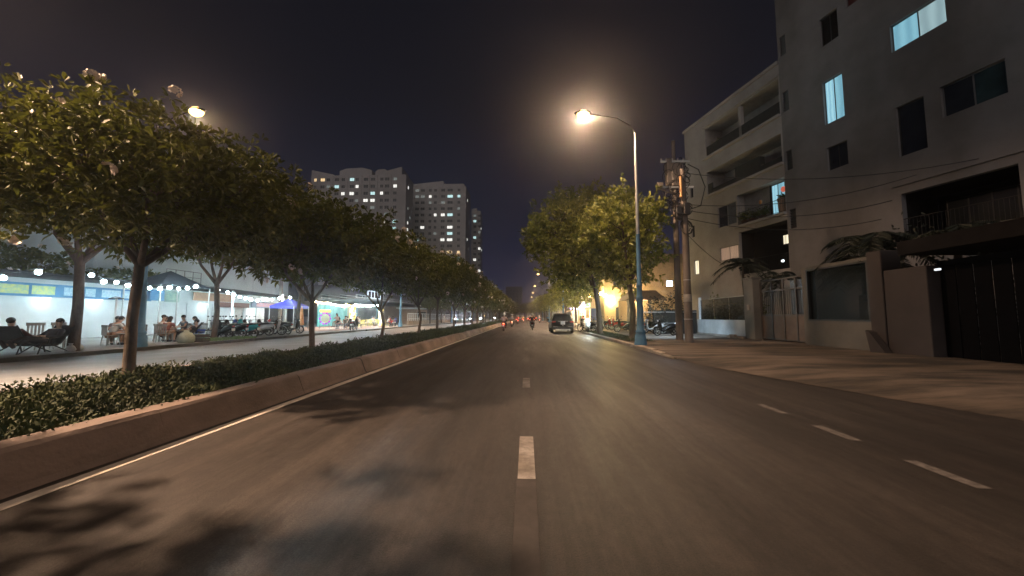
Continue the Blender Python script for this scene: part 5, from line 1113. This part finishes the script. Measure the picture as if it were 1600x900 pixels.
# ------------------------------------------------------------------ motorbikes
def wheel(parent, y, r=.29, w=.085, alloy=True, x=0):
    g = mb(RUBBER, True); g.lathe([(r - .075, -w * .35), (r - .03, -w * .5), (r, -w * .2), (r, w * .2), (r - .03, w * .5), (r - .075, w * .35), (r - .075, -w * .35)], n=22, axis='X'); o = g.build('wheel', parent, (x, y, r))
    g = mb(STEEL); g.lathe([(r - .075, -.028), (r - .095, -.02), (r - .095, .02), (r - .075, .028)], n=22, axis='X'); g.lathe([(0, -.06), (.05, -.06), (.055, 0), (.05, .06), (0, .06)], n=10, axis='X')
    for k in range(5): a = k * 2 * PI / 5; g.tube([(0, .04 * math.cos(a), .04 * math.sin(a)), (0, (r - .09) * math.cos(a + .15), (r - .09) * math.sin(a + .15))], .016, 5)
    g.build('rim', o); return o
def ell(cx, cz, rx, rz_, y, n=12, p=2.6):
    return [(cx + rx * math.copysign(abs(math.cos(2 * PI * k / n)) ** (2 / p), math.cos(2 * PI * k / n)), y, cz + rz_ * math.copysign(abs(math.sin(2 * PI * k / n)) ** (2 / p), math.sin(2 * PI * k / n))) for k in range(n)]
TAIL = mat('tail_lens_off', (.35, .02, .02), .25); TAILON = mat('tail_lens_lit', (1, .1, .05), .3, emit=9, ecol=(1, .12, .06)); HEADOFF = mat('head_lens', (.5, .5, .5), .1); HEADON = mat('head_lens_lit', (.9, 1, 1), .2, emit=260, ecol=(.72, .93, 1)); PLATE = mat('number_plate_white', (.65, .65, .62), .6)
def scooter(paint, label, seatc=None, lit=None):
    t = empty('motorbike', (0, 0, 0), 0, label, 'motorbike', 'parked motorbikes')
    wheel(t, .64); wheel(t, -.62)
    g = mb(paint, True); g.loft([ell(0, .66, .05, .05, -.92), ell(0, .66, .13, .11, -.8), ell(0, .60, .18, .15, -.55), ell(0, .55, .18, .17, -.3), ell(0, .46, .15, .14, -.08), ell(0, .36, .12, .07, .1), ell(0, .33, .15, .05, .28), ell(0, .36, .13, .07, .36)]); g.build('body_panel', t)
    g = mb(paint, True); g.loft([[(p[0], p[1] + .10 * (k - 1) ** 2 * 0, p[2]) for p in q] for k, q in enumerate([ell(0, .36, .10, .05, .36), ell(0, .46, .20, .10, .40), ell(0, .68, .22, .14, .44), ell(0, .86, .15, .10, .46), ell(0, .95, .08, .05, .44)])]); 
    g.add([(-.17, .40, .32), (.17, .40, .32), (.21, .46, .6), (.14, .50, .92), (-.14, .50, .92), (-.21, .46, .6), (0, .50, .36), (0, .56, .62), (0, .58, .9)], [(0, 6, 7, 5), (6, 1, 2, 7), (5, 7, 8, 4), (7, 2, 3, 8)], True); g.build('leg_shield', t)
    g = mb(cloth((.03, .03, .03)), True); g.loft([ell(0, .80, .08, .03, -.78, p=3), ell(0, .80, .14, .05, -.62, p=3), ell(0, .78, .14, .06, -.3, p=3), ell(0, .75, .12, .06, -.05, p=3), ell(0, .70, .07, .04, .06, p=3)]); g.build('seat', t)
    g = mb(BLACKM, True); g.tube([(-.34, .38, 1.03), (-.22, .46, 1.01), (0, .48, .98), (.22, .46, 1.01), (.34, .38, 1.03)], [.018, .016, .03, .016, .018], 7); g.tube([(0, .48, .98), (0, .56, .6), (0, .64, .3)], [.045, .035, .03], 7); g.build('handlebar', t)
    g = mb(paint, True); g.loft([ell(0, .98, .05, .04, .38), ell(0, 1.0, .12, .07, .46), ell(0, .97, .09, .08, .55), ell(0, .95, .04, .04, .58)]); g.build('handlebar_cover', t)
    mb(lit if lit else HEADOFF, True).sph((0, .575, .955), .11 if lit else .07, 10, 6, (1.1, .5, .8)).build('headlight', t)
    for sg in (-1, 1): m_ = mb(BLACKM, True); m_.tube([(sg * .22, .44, 1.02), (sg * .30, .42, 1.22)], .008, 5); m_.sph((sg * .32, .41, 1.25), .055, 8, 5, (1.2, .3, .8)); m_.build('mirror', t)
    g = mb(paint, True); vs = []
    g.loft([[(x, .64 + (.31) * math.sin(a), .29 + .31 * math.cos(a)) for x in (-.06, -.03, .03, .06)] + [(x, .64 + .335 * math.sin(a), .29 + .335 * math.cos(a)) for x in (.06, .03, -.03, -.06)] for a in [(-1.1 + i * .3) for i in range(8)]]); g.build('front_mudguard', t)
    mb(TAILON if lit == 'x' else TAIL, True).sph((0, -.93, .70), .06, 8, 5, (1.5, .5, .7)).build('tail_light', t)
    g = mb(BLACKM, True); g.tube([(.1, -.1, .25), (.15, -.45, .27), (.16, -.88, .34)], [.03, .055, .05], 8); g.build('exhaust', t)
    g = mb(BLACKM); g.b2((-.05, -.72, .2), (.05, -.2, .42), ch=.02); g.tube([(-.06, -.1, .3), (-.18, -.05, .02)], .012, 5); g.b2((-.06, -.9, .42), (.06, -.86, .62)); g.build('engine', t)
    mb(PLATE).box((0, -.915, .52), (.18, .01, .14)).build('number_plate', t)
    mb(STEEL, True).tube([(-.13, -.6, .8), (-.14, -.85, .84), (0, -.93, .85), (.14, -.85, .84), (.13, -.6, .8)], .012, 5).build('grab_rail', t)
    return t
P_BLK = mat('paint_black', (.005, .005, .0055), .35, spec=.15); P_TEAL = mat('paint_teal', (.03, .40, .42), .25, spec=.8); P_SIL = mat('paint_silver', (.40, .41, .43), .3, metal=.5); P_RED = mat('paint_red', (.38, .02, .02), .25); P_WHT = mat('paint_white', (.6, .6, .6), .25); P_BLU = mat('paint_blue', (.03, .07, .25), .25)
PROT = {}
def bike(paint, x, y, rz, label, group, z=.125, cat='motorbike', tail=False, head=False, sc=1.0):
    k = (paint.name, tail, head); 
    if k not in PROT: PROT[k] = scooter(paint, label, lit=HEADON if head else None); o = PROT[k]
    else: o = copy_tree(PROT[k])
    if tail:
        for c in o.children:
            if c.name.startswith('tail_light'): c.data.materials[0] = TAILON
    put(o, x, y, z, rz, label, group, sc); return o
GL = 'motorbikes parked on the far pavement'; GR_ = 'motorbikes parked on the right pavement'; GT_ = 'motorbikes in traffic'
# far pavement row (from left to right)
def lp(px, X_): return hit(px, 495, X=X_).y
bike(P_BLK, -16.9, lp(350, -16.9), 1.2, 'black scooter half hidden by the forked tree trunk', GL); bike(P_BLK, -17.0, lp(366, -17), 1.45, 'black scooter just left of the teal one', GL)
bike(P_TEAL, -16.6, lp(386, -16.6), 1.35, 'teal scooter facing right, the only turquoise one', GL, sc=1.02)
bike(P_SIL, -17.4, lp(405, -17.4), 1.9, 'silver scooter behind the front wheel of the teal one', GL); bike(P_SIL, -17.0, lp(424, -17), -1.2, 'silver motorbike with bright front wheel facing left', GL); bike(P_BLK, -17.3, lp(455, -17.3), -1.4, 'black motorbike at the right end of the row near the parasol', GL)
bike(P_BLU, -18.2, lp(374, -18.2), 1.1, 'dark blue scooter in the second rank behind the teal one', GL)
for q_, (px, X_, m_, r_, lb) in enumerate([(342, -18.3, P_SIL, 1.3, 'silver scooter just right of the forked tree, second rank'), (358, -18.4, P_WHT, 1.0, 'white scooter in the second rank behind the black ones'), (393, -18.5, P_BLK, 1.5, 'black scooter in the second rank before the lit door'), (412, -18.6, P_BLK, 1.2, 'black scooter in the second rank right of the lit door'), (432, -18.4, P_RED, 1.8, 'dark red scooter in the second rank by the blue tent'), (441, -17.1, P_BLK, 1.3, 'black scooter between the silver one and the right end of the row')]): bike(m_, X_, lp(px, X_), r_, lb, GL)
bike(P_BLK, -16.0, lp(548, -16.0), .5, 'dark motorbike seen from behind at the cafe kerb', GL); bike(P_BLK, -16.1, lp(555, -16.1), .2, 'second dark motorbike at the cafe kerb, on the right', GL)
bike(P_RED, -17.3, lp(611, -17.3), .6, 'red motorbike parked left of the blue street lamp', GL); bike(P_BLU, -17.2, lp(618, -17.2), .3, 'dark blue motorbike parked against the blue street lamp', GL)
# right pavement row
rr = [(1040, 521, P_BLK, 1.9, 'black scooter nearest the utility poles, turned to the road'), (1022, 518, P_WHT, 1.2, 'black and pale scooter just right of the lamp post base'), (1008, 516, P_BLK, 1.6, 'black scooter beside the lamp post, second rank'), (1004, 511, P_RED, 1.9, 'red scooter behind the lamp post, rear rank'), (1030, 512, P_SIL, 1.4, 'silver scooter in the rear rank behind the black ones'), (1046, 513, P_WHT, 1.8, 'white scooter in the rear rank by the pale square post'),
      (976, 513, P_BLK, 1.8, 'black scooter left of the dark tree trunk'), (967, 510, P_RED, 1.4, 'red scooter in the middle of the long row'), (958, 509, P_RED, 2.1, 'second red scooter, facing the shops'), (950, 508, P_SIL, 1.5, 'silver scooter in the middle of the long row'), (944, 508, P_BLK, 1.9, 'black scooter right of the leaning tree trunk'), (926, 512, P_SIL, 1.1, 'silver scooter left of the leaning tree trunk'), (917, 512, P_BLK, .9, 'black scooter nearest the parked car at the kerb'), (935, 507, P_BLK, 1.2, 'black scooter behind the leaning tree trunk'), (983, 508, P_BLU, 1.6, 'blue scooter in the rear rank behind the dark trunk')]
for q_, (px, py, m_, rz_, lb) in enumerate(rr): p = hit(px, py + (3.5 if q_ < 3 else 6.0), Z=.125); bike(m_, p.x, p.y, rz_, lb, GR_)
# traffic ahead
def rider(px, py, shirt, label, blabel, paint=P_BLK, tail=True, sc=1.0, rz=0.0, z=0, Y_=None, X_=None, head=False, hair='helmet', sleeves='long'):
    p = hit(px, py, Z=z) if Y_ is None else Vector((X_, Y_, z)); bike(paint, p.x, p.y, rz, blabel, GT_, z, tail=tail and not head, head=head)
    person('ride', (p.x, p.y, z), rz, shirt, (.05, .05, .07), label, 'riders on motorbikes', hair, sleeves)
    if tail and not head: lamp((p.x, p.y - 1.05, .72), 3.5, (1, .15, .1), .05)
    return p
rider(787.5, 517, (.62, .42, .36), 'person in a pale pink shirt and light helmet riding on the left of the lane', 'motorbike with glowing red tail light on the left of the lane', P_RED)
rider(831.5, 516, (.05, .04, .04), 'person in dark clothes riding ahead in the middle of the road', 'black scooter in the middle of the road with a white plate', P_BLK, tail=False)
rider(800, 511, (.30, .30, .32), 'person in a grey top riding beyond the pink shirted one', 'silver motorbike beyond the pink shirted rider', P_SIL)
for i, (x, y_, c, pt) in enumerate([(-1.6, 72, (.6, .15, .12), P_RED), (-.6, 84, (.65, .6, .3), P_WHT), (.9, 92, (.6, .12, .1), P_RED), (2.2, 100, (.6, .3, .15), P_RED), (-2.6, 98, (.4, .5, .5), P_SIL), (-1.2, 112, (.6, .6, .6), P_WHT), (.4, 120, (.3, .6, .6), P_SIL), (3.0, 84, (.5, .5, .55), P_WHT)]):
    rider(0, 0, c, 'person in a %s top riding far ahead' % ['red', 'yellowish', 'dark red', 'orange', 'grey green', 'white', 'pale teal', 'pale grey'][i], 'distant motorbike ridden by the %s one' % ['red topped', 'yellow topped', 'dark red topped', 'orange topped', 'grey green topped', 'white topped', 'pale teal topped', 'pale grey topped'][i], pt, X_=x, Y_=y_)
p = rider(856, 503, (.08, .30, .62), 'person in a bright blue raincoat on a motorbike at the right kerb beyond the car', 'motorbike at the right kerb beyond the car', P_WHT, tail=False)
# oncoming bikes on the far carriageway
for i, (x, y_, c) in enumerate([(-11.2, 67, (.2, .2, .2)), (-11.8, 61.5, (.3, .2, .2)), (-10.8, 73, (.2, .25, .3)), (-11.2, 92, (.3, .3, .3)), (-11, 110, (.2, .2, .2)), (-10.6, 126, (.3, .25, .2))]):
    rider(0, 0, c, 'person riding towards the viewer, %s of the oncoming riders' % ['second', 'nearest', 'third', 'fourth', 'fifth', 'farthest'][i], 'oncoming motorbike with dazzling headlight, %s of six' % ['second', 'nearest', 'third', 'fourth', 'fifth', 'farthest'][i], P_BLK, X_=x, Y_=y_, rz=PI, head=True)
    if i < 3: lamp((x, y_ - .8, .95), 300, (.75, .93, 1), .07)
# the bright headlight by the car
p = hit(905, 519, Z=.125); bike(P_WHT, 4.9 if p.x < 4.9 else p.x, p.y, PI - .1, 'motorbike with dazzling white headlight facing the viewer beside the dark car', GR_, head=True)
lamp((max(p.x, 4.9), p.y - .85, 1.1), 18, (.85, .95, 1), .1)

# ------------------------------------------------------------------ cars
def car(label, paint, x, y, lit=False, sc=1.0):
    t = empty('car', (x, y, 0), 0, label, 'car', 'cars on the road'); t.scale = (sc,) * 3
    def rr_(w, z0, z1, y_, n=5): # rounded section
        h_ = (z1 - z0) / 2; return ell(0, (z0 + z1) / 2, w, h_, y_, 20, 4.5)
    g = mb(paint, True); g.loft([rr_(.84, .42, .92, -2.25), rr_(.92, .30, 1.02, -2.15), rr_(.95, .27, 1.06, -1.8), rr_(.95, .25, 1.06, 0), rr_(.94, .25, 1.0, 1.4), rr_(.90, .28, .92, 2.0), rr_(.78, .36, .80, 2.25)]); g.build('body', t)
    g = mb(paint, True)
    def cs(wb_, wt, z0, z1, y_): return [(-wb_, y_, z0), (-wt - .02, y_, z1 - .12), (-wt + .08, y_, z1), (wt - .08, y_, z1), (wt + .02, y_, z1 - .12), (wb_, y_, z0)]
    g.loft([cs(.86, .70, 1.0, 1.12, -2.02), cs(.86, .68, 1.0, 1.58, -1.72), cs(.87, .68, 1.0, 1.66, -1.2), cs(.87, .68, 1.0, 1.67, -.2), cs(.86, .66, 1.0, 1.60, .5), cs(.84, .66, .98, 1.04, 1.25)]); g.build('cabin', t)
    g = mb(GLASSD); g.add([(-.74, -2.045, 1.09), (.74, -2.045, 1.09), (.60, -1.76, 1.53), (-.60, -1.76, 1.53)], [(0, 1, 2, 3)]); g.build('rear_window', t)
    for sg in (-1, 1):
        g = mb(GLASSD); g.add([(sg * .885, -1.6, 1.07), (sg * .885, .6, 1.07), (sg * .72, .25, 1.5), (sg * .72, -1.4, 1.5)], [(0, 1, 2, 3)]); g.build('side_window', t)
        mb(TAILON if lit else TAIL).box((sg * .74, -2.2, .93), (.32, .1, .14), ch=.03).build('tail_light', t)
        mb(paint, True).sph((sg * 1.02, .55, 1.08), .1, 8, 6, (.9, .6, .8)).build('side_mirror', t)
        for y_ in (-1.35, 1.4): wheel(t, y_, .34, .22, x=sg * .84)
        mb(CHROME).box((sg * .70, -1.1, 1.69), (.04, 1.5, .03)).build('roof_rail', t); mb(CHROME).box((sg * .6, -2.28, .52), (.34, .03, .05), ch=.01).build('reflector', t)
    mb(BLACKM).box((0, -2.22, .42), (1.7, .16, .26), ch=.05).build('bumper', t); mb(CHROME).box((0, -2.29, .33), (1.25, .06, .07), ch=.015).build('bumper_trim', t); mb(mat('skid_plate', (.6, .58, .52), .5)).box((0, -2.32, .26), (1.2, .05, .08), ch=.01).build('skid_plate', t)
    mb(PLATE).box((0, -2.275, .84), (.36, .015, .24), ch=.004).build('number_plate', t); mb(CHROME).box((0, -2.26, .98), (.8, .03, .035)).build('trim', t); mb(CHROME, True).sph((0, -2.29, .62), .06, 10, 6, (1, .3, 1)).build('badge', t)
    mb(BLACKM).box((0, -1.95, 1.62), (1.15, .2, .04), ch=.01).build('spoiler', t); mb(BLACKM, True).tube([(0, -2.03, 1.12), (-.3, -1.9, 1.3)], .01, 4).build('wiper', t)
    return t
p = hit(879.5, 520.5, Z=0); car('black estate car with chrome bumper strip and white number plate, parked at the right kerb', P_BLK, p.x, p.y + 2.2)
car('small far car with red tail lights ahead in the middle of the road', P_WHT, 1.4, 112, True, .95); car('farthest pale car with red tail lights at the end of the road', P_WHT, -1.9, 140, True); car('orange tinted far car beside the blue raincoat rider', mat('paint_orange', (.5, .2, .08), .3), 2.6, 128, True)

# ------------------------------------------------------------------ sitting people, furniture on the far pavement
FUR = mat('sling_fabric', (.05, .045, .045), .8); PLS = mat('plastic_grey', (.28, .28, .27), .5); PLY = mat('plastic_yellow', (.62, .55, .16), .45); PLB = mat('plastic_cream', (.6, .58, .5), .45); PLR = mat('plastic_red', (.4, .08, .05), .45)
def deck_chair(x, y, rz, label):
    t = empty('deck_chair', (x, y, .12), rz, label, 'deck chair', 'low deck chairs of the reclining people')
    g = mb(BLACKM, True)
    for sg in (-1, 1): g.tube([(sg * .3, .45, .0), (sg * .3, .35, .34), (sg * .3, -.2, .30), (sg * .3, -.66, .95)], .02, 6); g.tube([(sg * .3, -.55, 0), (sg * .3, .1, .32)], .018, 6); g.tube([(sg * .32, -.42, .58), (sg * .32, .15, .52), (sg * .32, .2, .33)], .022, 6)
    g.build('frame', t); g = mb(FUR, True); g.loft([[(-.29, y_, z), (.29, y_, z), (.29, y_, z - .02), (-.29, y_, z - .02)] for y_, z in ((.36, .35), (.1, .29), (-.15, .27), (-.36, .5), (-.64, .93))], smooth=False); g.build('sling', t); return t
def plastic_chair(x, y, rz, m_, label, group, z=.12, sc=1.0, proto={}):
    if m_.name not in proto:
        t = empty('plastic_chair', (0, 0, 0), 0, label, 'chair', group); g = mb(m_)
        mb(m_).box((0, 0, .42), (.42, .42, .03), ch=.01).build('seat', t); b_ = mb(m_)
        for k in range(5): b_.b2((-.19 + k * .085, -.235, .45), (-.15 + k * .085, -.215, .80))
        b_.b2((-.22, -.24, .78), (.22, -.21, .88)); b_.build('backrest', t)
        for sx_ in (-1, 1):
            for sy_ in (-1, 1): mb(m_, True).tube([(sx_ * .18, sy_ * .18, .42), (sx_ * .22, sy_ * .22, 0)], [.022, .016], 6).build('leg', t)
        proto[m_.name] = t; o = t
    else: o = copy_tree(proto[m_.name])
    return put(o, x, y, z, rz, label, group, sc)
def low_table(x, y, m_, label, h=.5, sc=1.0):
    t = empty('low_table', (x, y, .12), .2, label, 'table', 'low tables on the far pavement'); mb(m_).box((0, 0, h), (.7, .7, .04), ch=.01).build('tabletop', t)
    for a in (-1, 1):
        for b in (-1, 1): mb(STEEL, True).tube([(a * .28, b * .28, h - .02), (a * .32, b * .32, 0)], .014, 5).build('leg', t)
    for k, (u, v) in enumerate(((.1, .1), (-.15, .05), (.05, -.18))):
        c_ = empty('drink_cup', (x + u, y + v, .12 + h + .021), 0, ['first cup', 'left cup', 'far cup'][k] + ' on the ' + label.split(' right')[0].replace(',', ''), 'cup'); mb(mat('cup_clear', (.5, .4, .3), .2), True).lathe([(0, 0), (.03, 0), (.04, .12), (.036, .12), (.028, .02), (0, .02)], n=10).build('cup', c_)
    return t
def seated(kind, x, y, rz, sh_, tr_, label, clabel, chair='plastic', hair='short', female=False, sleeves='short', sc=1.05, group='people relaxing on the far pavement', cm=None):
    if chair == 'deck': deck_chair(x, y, rz, clabel)
    elif chair == 'plastic': plastic_chair(x, y, rz, cm or PLS, clabel, 'plastic chairs on the far pavement')
    return person(kind, (x, y, .12), rz, sh_, tr_, label, group, hair, sleeves, female, sc)
seated('recline', -17.0, 11.95, .35, (.13, .05, .05), (.10, .06, .05), 'person in dark red reclining at the left edge of the picture', 'deck chair at the left edge under the person in dark red', 'deck', sleeves='long', sc=1.15)
seated('recline', -16.3, 12.0, PI + .15, (.045, .04, .045), (.04, .035, .04), 'person in black lying back next to the thick tree trunk, legs stretched left', 'deck chair left of the thick tree trunk', 'deck', sleeves='long', sc=1.12)
plastic_chair(-18.3, 13.35, -1.7, PLS, 'empty grey chair, left of the two behind the person in black', 'plastic chairs on the far pavement', sc=1.15); plastic_chair(-18.3, 14.1, -1.5, PLS, 'empty grey chair, right of the two behind the person in black', 'plastic chairs on the far pavement', sc=1.15)
seated('lean', -17.9, 15.4, -.3, (.50, .55, .56), (.35, .22, .15), 'person in a pale top leaning forward, leftmost of the three right of the thick trunk', 'chair of the leftmost of the three by the blue post')
seated('lean', -18.5, 16.1, -2.2, (.16, .15, .16), (.25, .18, .14), 'person in grey sitting in the middle of the three right of the thick trunk', 'chair in the middle of the three by the blue post')
seated('sit', -17.6, 16.25, 2.7, (.55, .62, .66), (.10, .09, .09), 'person in a white shirt sitting upright nearest the blue post', 'chair nearest the blue post')
low_table(-17.3, 15.7, PLS, 'low grey table, before the three people left of the blue post')
seated('lean', -17.4, 17.3, .2, (.25, .10, .09), (.42, .27, .20), 'long haired person in dark red leaning forward just right of the blue post', 'chair of the long haired person', hair='long', female=True)
seated('sit', -18.0, 17.75, -1.2, (.58, .55, .50), (.30, .24, .2), 'person in a cream shirt beside the long haired one', 'chair of the person in the cream shirt')
seated('lean', -18.6, 18.3, -1.8, (.60, .62, .62), (.1, .1, .12), 'person in white half hidden behind the black shirted one', 'chair of the half hidden person in white')
seated('recline', -17.5, 18.5, 2.2, (.05, .055, .06), (.06, .06, .07), 'person in a black printed shirt leaning back in the middle of the group', 'deck chair of the person in the black printed shirt', 'deck')
seated('sit', -18.3, 19.2, 2.9, (.12, .12, .13), (.05, .05, .05), 'person in dark grey behind the white topped one at the right end of the group', 'chair of the person in dark grey')
seated('lean', -17.6, 19.45, 2.9, (.55, .62, .68), (.06, .12, .45), 'person in a white top and blue trousers at the right end of the group', 'chair of the person in blue trousers', hair='long')
plastic_chair(-17.9, 20.6, 2.6, PLS, 'empty chair with raised back right of the group', 'plastic chairs on the far pavement'); deck_chair(-17.2, 20.4, -2.4, 'empty folded back deck chair between the group and the motorbikes')
low_table(-17.2, 18.1, FUR, 'low dark table, among the larger group'); low_table(-17.3, 19.9, FUR, 'low dark table, at the right end of the larger group')
# clutter by the kerb
t = empty('sack', (-16.0, 16.95, .12), .3, 'bulging pale green sack at the kerb right of the blue post', 'sack'); g = mb(mat('sack_cloth', (.34, .40, .34), .8, var=.3, scale=5), True); g.loft([ell(0, .0 + z, .3 * w_, .001, 0) and [(p_[0] * w_, p_[1] * w_, z) for p_ in [(.32 * math.cos(k * .5236) * (1 + .07 * math.sin(k * 2.1)), .28 * math.sin(k * .5236)) for k in range(12)]] for z, w_ in ((0, .85), (.12, 1.05), (.3, 1.0), (.45, .7), (.52, .3), (.6, .35))]); g.build('sack', t)
t = empty('crate', (-15.95, 17.65, .12), .15, 'open dark plastic crate beside the pale sack at the kerb', 'crate'); g = mb(mat('crate_brown', (.05, .04, .035), .7))
for z in (.02, .12, .22, .30): 
    for (a, b, c_, d_) in ((-.3, -.28, -.22, .22), (.28, .3, -.22, .22), (-.28, .28, -.22, -.2), (-.28, .28, .2, .22)): g.b2((a, c_, z), (b, d_, z + .07))
g.b2((-.28, -.2, .0), (.28, .2, .02)); g.build('crate', t)
for k, (x, y_, c, lb) in enumerate([(-16.6, 17.9, (.5, .3, .35), 'small pink bag on the ground behind the crate'), (-16.6, 18.6, (.2, .55, .45), 'small green bag on the ground before the black shirted person'), (-16.3, 13.0, (.45, .5, .48), 'white plastic bag under the reclining person in black'), (-16.1, 12.6, (.5, .5, .5), 'second white plastic bag by the kerb at left')]):
    t = empty('bag', (x, y_, .12), k, lb, 'bag'); g = mb(mat('bag_%d' % k, c, .5, var=.3, scale=6), True); g.loft([[(w_ * .16 * math.cos(j * .628) * (1 + .15 * math.sin(j * 3)), w_ * .12 * math.sin(j * .628), z) for j in range(10)] for z, w_ in ((0, .9), (.08, 1.15), (.18, .8), (.24, .3), (.29, .5))]); g.build('bag', t)
n = 1600; P = np.stack([rng.uniform(-16.6, -15.6, n), rng.uniform(18.2, 21.0, n), np.full(n, .12)], 1); D = rng.normal(size=(n, 3)) * .6; D[:, 2] = 1
tag(inst(leaf_cloud('grass_patch', P, D, rng.uniform(.08, .2, n), .03, mat('grass_bright', (.12, .22, .06), .7, var=.4)), 'grass_patch'), 'bright green weeds at the far kerb before the larger group', 'grass', kind='stuff')
# cafe guests and chairs
GC = 'guests of the cafe'
def cf(px, X_): return lp(px, X_)
x = -18.6; t = empty('high_stool', (x, cf(527, x), .12), 0, 'high stool under the person in black shorts at the cafe', 'stool'); mb(BLACKM).lathe([(0, .74), (.17, .74), (.17, .78), (0, .78)], n=12).build('seat', t)
for a in range(4): mb(STEEL, True).tube([(.1 * math.cos(a * PI / 2), .1 * math.sin(a * PI / 2), .74), (.2 * math.cos(a * PI / 2), .2 * math.sin(a * PI / 2), 0)], .014, 5).build('leg', t)
person('perch', (x, cf(527, x), .12), 2.9, (.5, .3, .26), (.03, .03, .035), 'person in a pinkish top and black shorts perched on a high stool at the cafe', GC, 'long', female=True)
for i, (px, X_, c, rz_, lb) in enumerate([(534, -18.9, (.55, .5, .45), 2.5, 'guest in a cream top right of the person on the stool'), (540, -18.3, (.12, .1, .08), -2.6, 'guest in dark brown seated left of the first balloon column'), (546, -19.5, (.6, .58, .55), 1.2, 'guest in white just left of the first balloon column'), (558, -19.5, (.55, .35, .35), -1.4, 'guest in pink just right of the first balloon column'), (565, -20.5, (.6, .6, .5), 2.0, 'guest in a pale top among the yellow chairs'), (583, -20.2, (.6, .5, .4), -2.2, 'guest in beige before the right balloon column'), (605, -17.6, (.6, .6, .6), -1.3, 'guest in white right of the second balloon column')]):
    seated('sit' if i % 2 else 'lean', X_, cf(px, X_), rz_, c, (.08, .08, .1), lb, 'chair under the ' + lb, group=GC, cm=PLY if i > 1 else PLB, hair='long' if i in (0, 3) else 'short')
for i, (px, X_, m_) in enumerate([(569, -19.4, PLY), (573, -20.6, PLB), (577, -19.3, PLY), (580, -21.0, PLY), (587, -20.8, PLB), (590, -19.6, PLY), (562, -18.8, PLY), (572, -22, PLY)]): plastic_chair(X_, cf(px, X_), i * 1.3, m_, 'empty %s chair between the balloon columns, %s' % ('yellow' if m_ is PLY else 'cream', ['far left', 'behind the first', 'front middle', 'middle rear', 'right rear', 'rightmost in front', 'nearest the left column', 'rearmost'][i]), 'cafe chairs')
for i, (px, X_) in enumerate([(531, -18.2), (567, -19.9), (582, -19.8)]): low_table(X_, cf(px, X_), PLR if i == 0 else PLB, ['low red table, before the person on the stool', 'low cream table, left between the balloon columns', 'low cream table, right between the balloon columns'][i], .55)
x = -17.2; person('stand', (x, cf(694, x), .12), .6, (.62, .62, .58), (.5, .48, .42), 'person dressed in white standing by the white railing', 'people by the railing')
x = -19; t = empty('floor_mat', (x, cf(535, x), .12), 0, 'flat reddish paved floor in front of the turquoise wall', 'floor'); mb(mat('terrace_red', (.34, .20, .15), .8, dirt=.2)).b2((-6.8, -6, .003), (2.2, 12, .012)).build('slab', t)
# people at the bright shops
for i, (x, y_, c, lb) in enumerate([(7.6, 50, (.65, .08, .05), 'person in a bright red shirt standing before the bright shops'), (8.2, 56, (.1, .3, .1), 'person in green standing farther along the shops'), (7.3, 60, (.5, .5, .5), 'person in pale grey by the white sign mast')]): person('stand', (x, y_, .125), i + 1.0, c, (.08, .08, .1), lb, 'people at the shops on the right')

# ------------------------------------------------------------------ haze volume, added to spread halos around the lamps
hm = bpy.data.materials.new('haze'); hm.use_nodes = True; n = hm.node_tree.nodes; n.clear()
o_ = n.new('ShaderNodeOutputMaterial'); v_ = n.new('ShaderNodeVolumePrincipled'); v_.inputs['Color'].default_value = (.9, .9, .92, 1); v_.inputs['Density'].default_value = .0018; v_.inputs['Anisotropy'].default_value = .9
hm.node_tree.links.new(v_.outputs[0], o_.inputs['Volume'])
hz_ = MB().use(hm).b2((-150, -58, -1.5), (150, 480, 95)).build('haze'); tag(hz_, 'thin haze added over the whole street to give the lamps halos', 'haze', kind='stuff')
